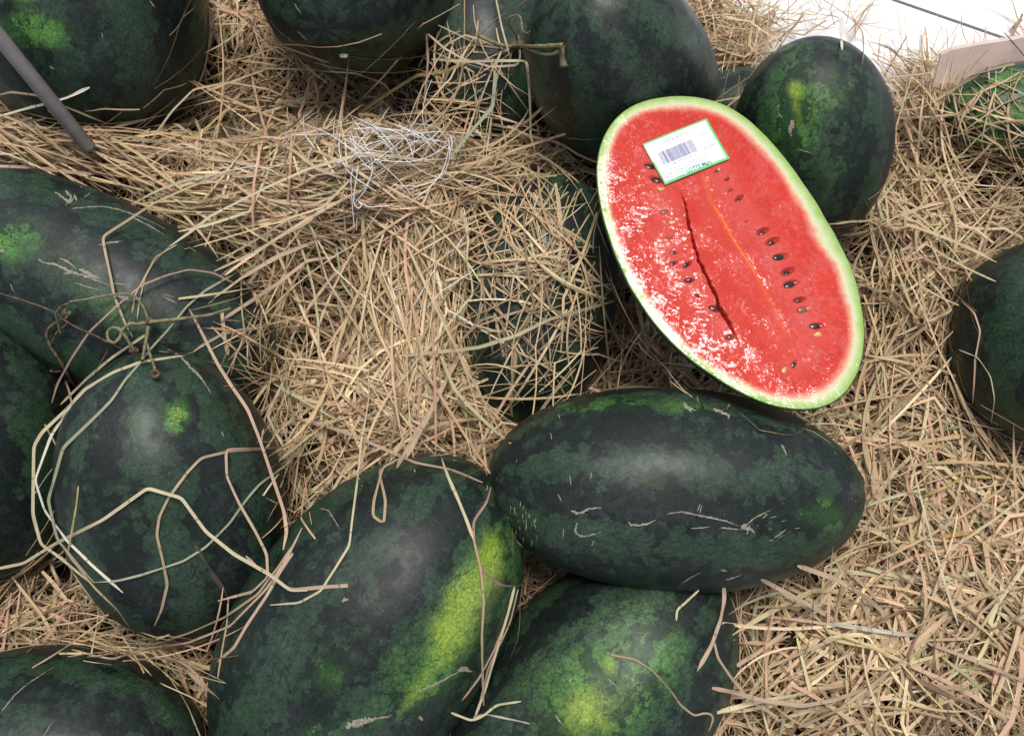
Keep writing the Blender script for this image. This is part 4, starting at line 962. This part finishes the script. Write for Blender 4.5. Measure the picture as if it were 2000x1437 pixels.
# ------------------------------------------------------------------ dried vines and stems
def vine_obj(name, defs, mat, parent=None, extra=.004, taut=.8, lift=.002):
    tubes = []
    for (pts, w0, w1, ex) in defs:
        p3, _ = drape(pts, 4, taut=taut, extra=ex, lift=lift); K = len(p3)
        s = np.linspace(0, 1, K); prof = (w0+(w1-w0)*s)*(1+.12*np.sin(s*K*1.1))
        tubes.append(tube(p3, .00053, .9, 7, prof))
    o = tube_obj(name, tubes, mat)
    if parent is not None:
        o.parent = parent; o.matrix_parent_inverse = parent.matrix_world.inverted()
    return o
def knot(name, px, py, rpx, parent, mat, ex=.004, sq=(1, .8, .8)):
    d = hit(px, py)-ex; c = CAM+ray(px, py)*d; r = rpx*d/FPX; vs = []; fs = []; nu, nv = 14, 10
    for a_ in range(nv+1):
        u = math.pi*a_/nv
        for q in range(nu):
            t = 2*math.pi*q/nu; n_ = Vector((math.sin(u)*math.cos(t), math.sin(u)*math.sin(t), math.cos(u)))
            k_ = 1+.45*mnoise.noise(n_*2.3+Vector((px, py, 0)))+.2*mnoise.noise(n_*6)
            vs.append((n_.x*r*k_*sq[0], n_.y*r*k_*sq[1], n_.z*r*k_*sq[2]))
    for a_ in range(nv):
        for q in range(nu): fs.append((a_*nu+q, (a_+1)*nu+q, (a_+1)*nu+(q+1) % nu, a_*nu+(q+1) % nu))
    o = add_mesh(name, vs, fs, mat); o.location = c
    if parent is not None: o.parent = parent; o.matrix_parent_inverse = parent.matrix_world.inverted()
    return o
bpy.context.view_layer.update()
# stem of the end-on melon at the top with its vine
st1 = vine_obj('stem', [([(1101,128),(1099,118),(1097,108),(1098,98),(1101,90)], 14, 9, .002), ([(1101,88),(1070,90),(1040,91),(1012,89)], 9, 7, .012), ([(1094,98),(1080,106),(1065,107),(1050,103),(1030,95)], 7, 6, .010)], M_VINE, m_st)
tag(st1, 'dried hooked stem with split vine ends')
vine_obj('vine', [([(1012,89),(990,92),(965,84),(945,75),(932,66)], 10, 8, .014), ([(1010,80),(1007,66),(996,52),(992,40),(1000,31),(1012,30),(1018,36),(1019,52),(1022,64),(1032,66),(1037,60)], 6, 3.5, .022), ([(1000,100),(995,120),(992,160),(985,175)], 5, 3, .006)], M_VINE, m_st)
knot('knot', 1010, 88, 13, m_st, M_VINEB, .012, (1.2, .9, .8)); knot('stem_scar', 1101, 125, 10, m_st, M_VINEB, .0005, (1, 1, .5))
# vine of the lime-spotted melon
vine_obj('stem', [([(303,722),(298,706),(292,690),(285,665),(289,634)], 5, 6, .008), ([(278,704),(283,676),(290,640)], 6, 6, .012), ([(261,683),(252,668),(244,655),(232,641),(218,639),(209,650),(211,664),(224,671),(234,660),(240,642),(255,631),(271,633),(285,630)], 6, 7, .012)], M_VINE, m_lc)
vine_obj('vine', [([(292,628),(310,627),(340,624),(375,620),(410,615),(449,603)], 7, 6, .014), ([(289,624),(283,605),(271,585),(258,576),(244,573),(225,575),(195,579),(165,585),(136,589)], 6, 3, .010)], M_VINE, m_lc)
knot('knot', 293, 627, 9, m_lc, M_VINEB, .014); knot('stem_scar', 262, 684, 9, m_lc, M_VINEB, .004, (1.2, .8, .7))
cl = []
for q in range(5):
    a0 = q*1.3; cl.append(([(303+10*math.cos(a0+s*.9)*(1-s*.08), 730+9*math.sin(a0+s*.9)*(1-s*.08)) for s in range(8)], 3, 2, .003+.001*q))
tag(vine_obj('tendril', cl, M_VINEB, m_lc), 'shrivelled curled tendril tip')
tan = vine_obj('dry_vine', [([(0,573),(40,585),(85,600),(110,612),(125,625),(150,640),(175,650),(205,665),(240,682)], 3, 3, .010), ([(118,650),(108,612),(118,598),(135,592)], 4, 3, .012), ([(125,620),(95,640),(90,655),(100,680),(118,705),(135,735),(152,760)], 6, 6, .006), ([(132,632),(110,650),(102,668)], 4, 4, .008), ([(128,622),(140,608),(120,615),(132,600)], 5, 4, .010)], M_VINEB)
tag(tan, 'withered tangled vine hanging in the gap left of the lime-spotted melon', 'vine')
# blossom scar
knot('blossom_scar', 672, 107, 9, m_tc, M_SCAR, .0003, (1, 1, .25))

# ------------------------------------------------------------------ scars
def scar_strips(parent, defs, name='scar'):
    for (pts, w) in defs:
        q, t = resample(pts, 3.5); K = len(q); vs = []; fs = []; rsd = random.Random(int(pts[0][0]*7+pts[0][1]))
        for k_ in range(K):
            a_ = q[max(0, k_-1)]; b_ = q[min(K-1, k_+1)]; d = b_-a_; d = d/(np.hypot(*d)+1e-9); n_ = np.array([-d[1], d[0]])
            s = k_/(K-1); ww = w*.5*(.35+.75*math.sin(math.pi*min(1, s*1.1+.05))**.6)*rsd.uniform(.6, 1.35); jit = rsd.uniform(-.25, .25)*w
            for sg, lf in ((-1, .00005), (0, .00045), (1, .00005)):
                pp = q[k_]+n_*(sg*ww+jit); dd = hit(*pp)-lf; vs.append(CAM+ray(*pp)*dd)
        for k_ in range(K-1):
            fs.append((3*k_, 3*k_+1, 3*k_+4, 3*k_+3)); fs.append((3*k_+1, 3*k_+2, 3*k_+5, 3*k_+4))
        V = np.array(vs); c = V.mean(0)
        o = add_mesh(name, V-c, fs, M_SCAR); o.location = c
        if parent is not None: o.parent = parent; o.matrix_parent_inverse = parent.matrix_world.inverted()
scar_strips(m_ce, [([(1304,1003),(1330,999),(1355,1004),(1390,1011),(1420,1018),(1450,1029)], 3), ([(1448,1028),(1470,1033)], 9), ([(1350,1032),(1387,1029)], 2.5), ([(1408,1030),(1450,1034)], 2.5), ([(1455,1027),(1475,1010),(1505,996)], 2.5), ([(1462,1032),(1458,1043)], 3), ([(1466,1034),(1475,1041)], 3),
  ([(1123,1003),(1138,1000),(1150,993),(1175,991)], 4), ([(1115,997),(1133,1003)], 3), ([(1127,1020),(1123,1036),(1130,1046),(1142,1048),(1174,1039)], 3.5), ([(1230,1025),(1250,1025),(1265,1023),(1282,1014)], 3.5), ([(1228,1018),(1234,1028)], 3),
  ([(1335,788),(1345,797),(1360,801)], 5), ([(1340,794),(1352,805)], 3), ([(1393,798),(1408,804),(1424,812)], 6), ([(1425,808),(1422,818)], 5), ([(1425,788),(1420,798)], 2), ([(1361,773),(1366,790)], 2),
  ([(1527,868),(1533,880),(1536,890)], 3), ([(1513,1050),(1530,1038),(1536,1032)], 2.5), ([(1418,1132),(1432,1128),(1446,1123)], 3), ([(1408,1112),(1420,1115)], 3), ([(1330,1140),(1350,1127),(1370,1117)], 1.6), ([(1155,922),(1153,938)], 2), ([(1112,927),(1116,950)], 1.6), ([(1090,965),(1097,980)], 2), ([(1101,1032),(1099,1052)], 2.5), ([(1362,998),(1368,984)], 2), ([(1367,1002),(1371,986)], 2), ([(1160,1055),(1155,1068)], 1.6), ([(1075,845),(1077,858)], 1.8), ([(1090,808),(1094,818)], 1.8)])
rs = random.Random(9)
scar_strips(m_ce, [([(x, y), (x+rs.uniform(-2, 2), y+rs.uniform(5, 14))], 1.5) for x, y in [(rs.gauss(1028, 16), rs.gauss(1010, 22)) for _ in range(26)]] + [([(x, y), (x+rs.uniform(4, 12), y-rs.uniform(1, 6))], 1.4) for x, y in [(rs.gauss(1495, 22), rs.gauss(1020, 14)) for _ in range(12)]])
scar_strips(m_ul, [([(74,507),(90,515),(110,517),(135,530),(160,537),(185,546),(215,558)], 4), ([(118,505),(135,512),(150,527)], 3), ([(125,535),(150,531)], 3), ([(155,525),(175,535),(195,545)], 7), ([(215,552),(250,557)], 2.5), ([(141,407),(165,405),(200,403),(235,410),(270,422),(300,435),(322,447)], 2), ([(255,423),(290,440),(320,458)], 2.2), ([(108,375),(122,385),(135,397),(148,383)], 4), ([(128,372),(140,385),(128,402)], 4), ([(145,380),(150,392)], 3), ([(165,385),(177,376)], 2.5), ([(193,478),(215,473),(240,471)], 3.5), ([(145,552),(170,560),(200,568)], 2.2), ([(320,580),(345,592)], 2.5), ([(318,575),(340,580)], 2), ([(225,578),(240,580),(258,590)], 4), ([(367,482),(385,492)], 1.8), ([(0,488),(8,491)], 6), ([(20,555),(28,572)], 1.8)])
scar_strips(m_bc, [([(676,1420),(695,1412),(715,1407),(735,1402)], 12), ([(730,1403),(752,1400),(765,1397)], 3), ([(818,1350),(850,1335),(880,1320),(900,1309)], 4), ([(895,1310),(912,1306),(922,1312)], 9), ([(668,1173),(680,1168)], 7), ([(825,1407),(818,1398)], 6), ([(640,995),(650,1010),(664,1033)], 2)])
scar_strips(m_lc, [([(327,682),(350,693),(370,715),(395,740),(412,768)], 4), ([(310,686),(330,688)], 2.5), ([(433,843),(437,852)], 3)])
scar_strips(m_br, [([(1117,1325),(1112,1332)], 5), ([(1187,1325),(1205,1340)], 2), ([(1085,1395),(1098,1415)], 3)])
scar_strips(m_rt, [([(1548,235),(1545,250),(1543,266)], 9), ([(1518,210),(1524,204)], 2), ([(1520,222),(1530,232)], 1.8), ([(1560,292),(1585,300)], 2)], 'scab')
scar_strips(m_tl, [([(292,2),(302,15)], 3), ([(97,130),(107,136)], 3), ([(198,65),(201,74)], 2.5), ([(105,64),(110,69)], 3)])
scar_strips(m_tc, [([(575,8),(588,28)], 2), ([(582,62),(600,80)], 2)])
scar_strips(m_bl, [([(0,1392),(30,1355),(60,1330),(105,1302)], 2), ([(85,1437),(102,1410)], 2)])

# ------------------------------------------------------------------ pipe
p0, p1 = P(-60, 0, 0.27), P(176, 292, 0.12)
kk = 26; vs = []; fs = []; ax = (p1-p0)/np.linalg.norm(p1-p0); s1 = np.cross(ax, [0, 0, 1.]); s1 /= np.linalg.norm(s1); s2 = np.cross(s1, ax); R_ = .0086
for (pp, rr_) in ((p0, R_), (p1-ax*.002, R_), (p1, R_-.0012), (p1, R_-.003), (p1-ax*.02, R_-.003)):
    for q in range(kk): a_ = 2*math.pi*q/kk; vs.append(pp-p0 + (s1*math.cos(a_)+s2*math.sin(a_))*rr_)
for r_ in range(4):
    for q in range(kk): fs.append((r_*kk+q, r_*kk+(q+1) % kk, (r_+1)*kk+(q+1) % kk, (r_+1)*kk+q))
pipe = add_mesh('pipe', vs, fs, M_PIPE); pipe.location = p0; tag(pipe, 'grey round pipe leaning into the straw before the top left melon', 'pipe')

# ------------------------------------------------------------------ cardboard and white floor
tops = [P(1838, 108, .082), P(1860, 98, .09), P(1905, 89, .095), P(1985, 77, .10), P(2090, 52, .105), P(2250, 10, .11)]
vs = []; n = len(tops)
for s_, off2 in ((0, 0), (1, .005)):
    for k_, t in enumerate(tops):
        vs.append((t[0], t[1]+off2, t[2])); 
    for t in tops: vs.append((t[0]-.002, t[1]-.10+off2, -.028))
fs = [(k_, k_+1, n+k_+1, n+k_)[::-1] for k_ in range(n-1)] + [(2*n+k_, 2*n+k_+1, 3*n+k_+1, 3*n+k_) for k_ in range(n-1)] + [(k_, k_+1, 2*n+k_+1, 2*n+k_) for k_ in range(n-1)] + [(0, 2*n, 3*n, n), (n-1, 2*n-1, 4*n-1, 3*n-1)]
card = add_mesh('cardboard_panel', vs, fs, M_CARD, smooth=False); tag(card, 'pinkish tan cardboard box side rising behind the straw at the top right', 'cardboard')
# floor: two slabs with a dark joint between
ja, jb = P(1745, 0, -.03), P(1970, 78, -.03); jd = (jb-ja)/np.linalg.norm(jb-ja); jn = np.array([-jd[1], jd[0], 0])
def slab_poly(name, poly, z0, z1, mat, label):
    n = len(poly); v = [(x, y, z1) for x, y in poly]+[(x, y, z0) for x, y in poly]
    f = [tuple(range(n)), tuple(range(2*n-1, n-1, -1))]+[(q, n+q, n+(q+1) % n, (q+1) % n) for q in range(n)]
    o = add_mesh(name, v, f, mat, smooth=False); tag(o, label, kind='structure'); return o
g_ = .0028
A0 = ja-jd*2.5; B0 = jb+jd*2.5
slab_poly('floor', [tuple((A0-jn*g_)[:2]), tuple((A0-jn*4)[:2]), tuple((B0-jn*4)[:2]), tuple((B0-jn*g_)[:2])][::1], -.06, -.030, M_TILE, 'bright white floor slab beside the straw')
slab_poly('floor', [tuple((A0+jn*g_)[:2]), tuple((B0+jn*g_)[:2]), tuple((B0+jn*4)[:2]), tuple((A0+jn*4)[:2])], -.06, -.030, M_TILE, 'bright white floor slab beyond the dark joint')
slab_poly('floor_joint', [tuple((A0-jn*g_)[:2]), tuple((B0-jn*g_)[:2]), tuple((B0+jn*g_)[:2]), tuple((A0+jn*g_)[:2])], -.062, -.034, M_JOINT, 'dark joint between the white floor slabs')
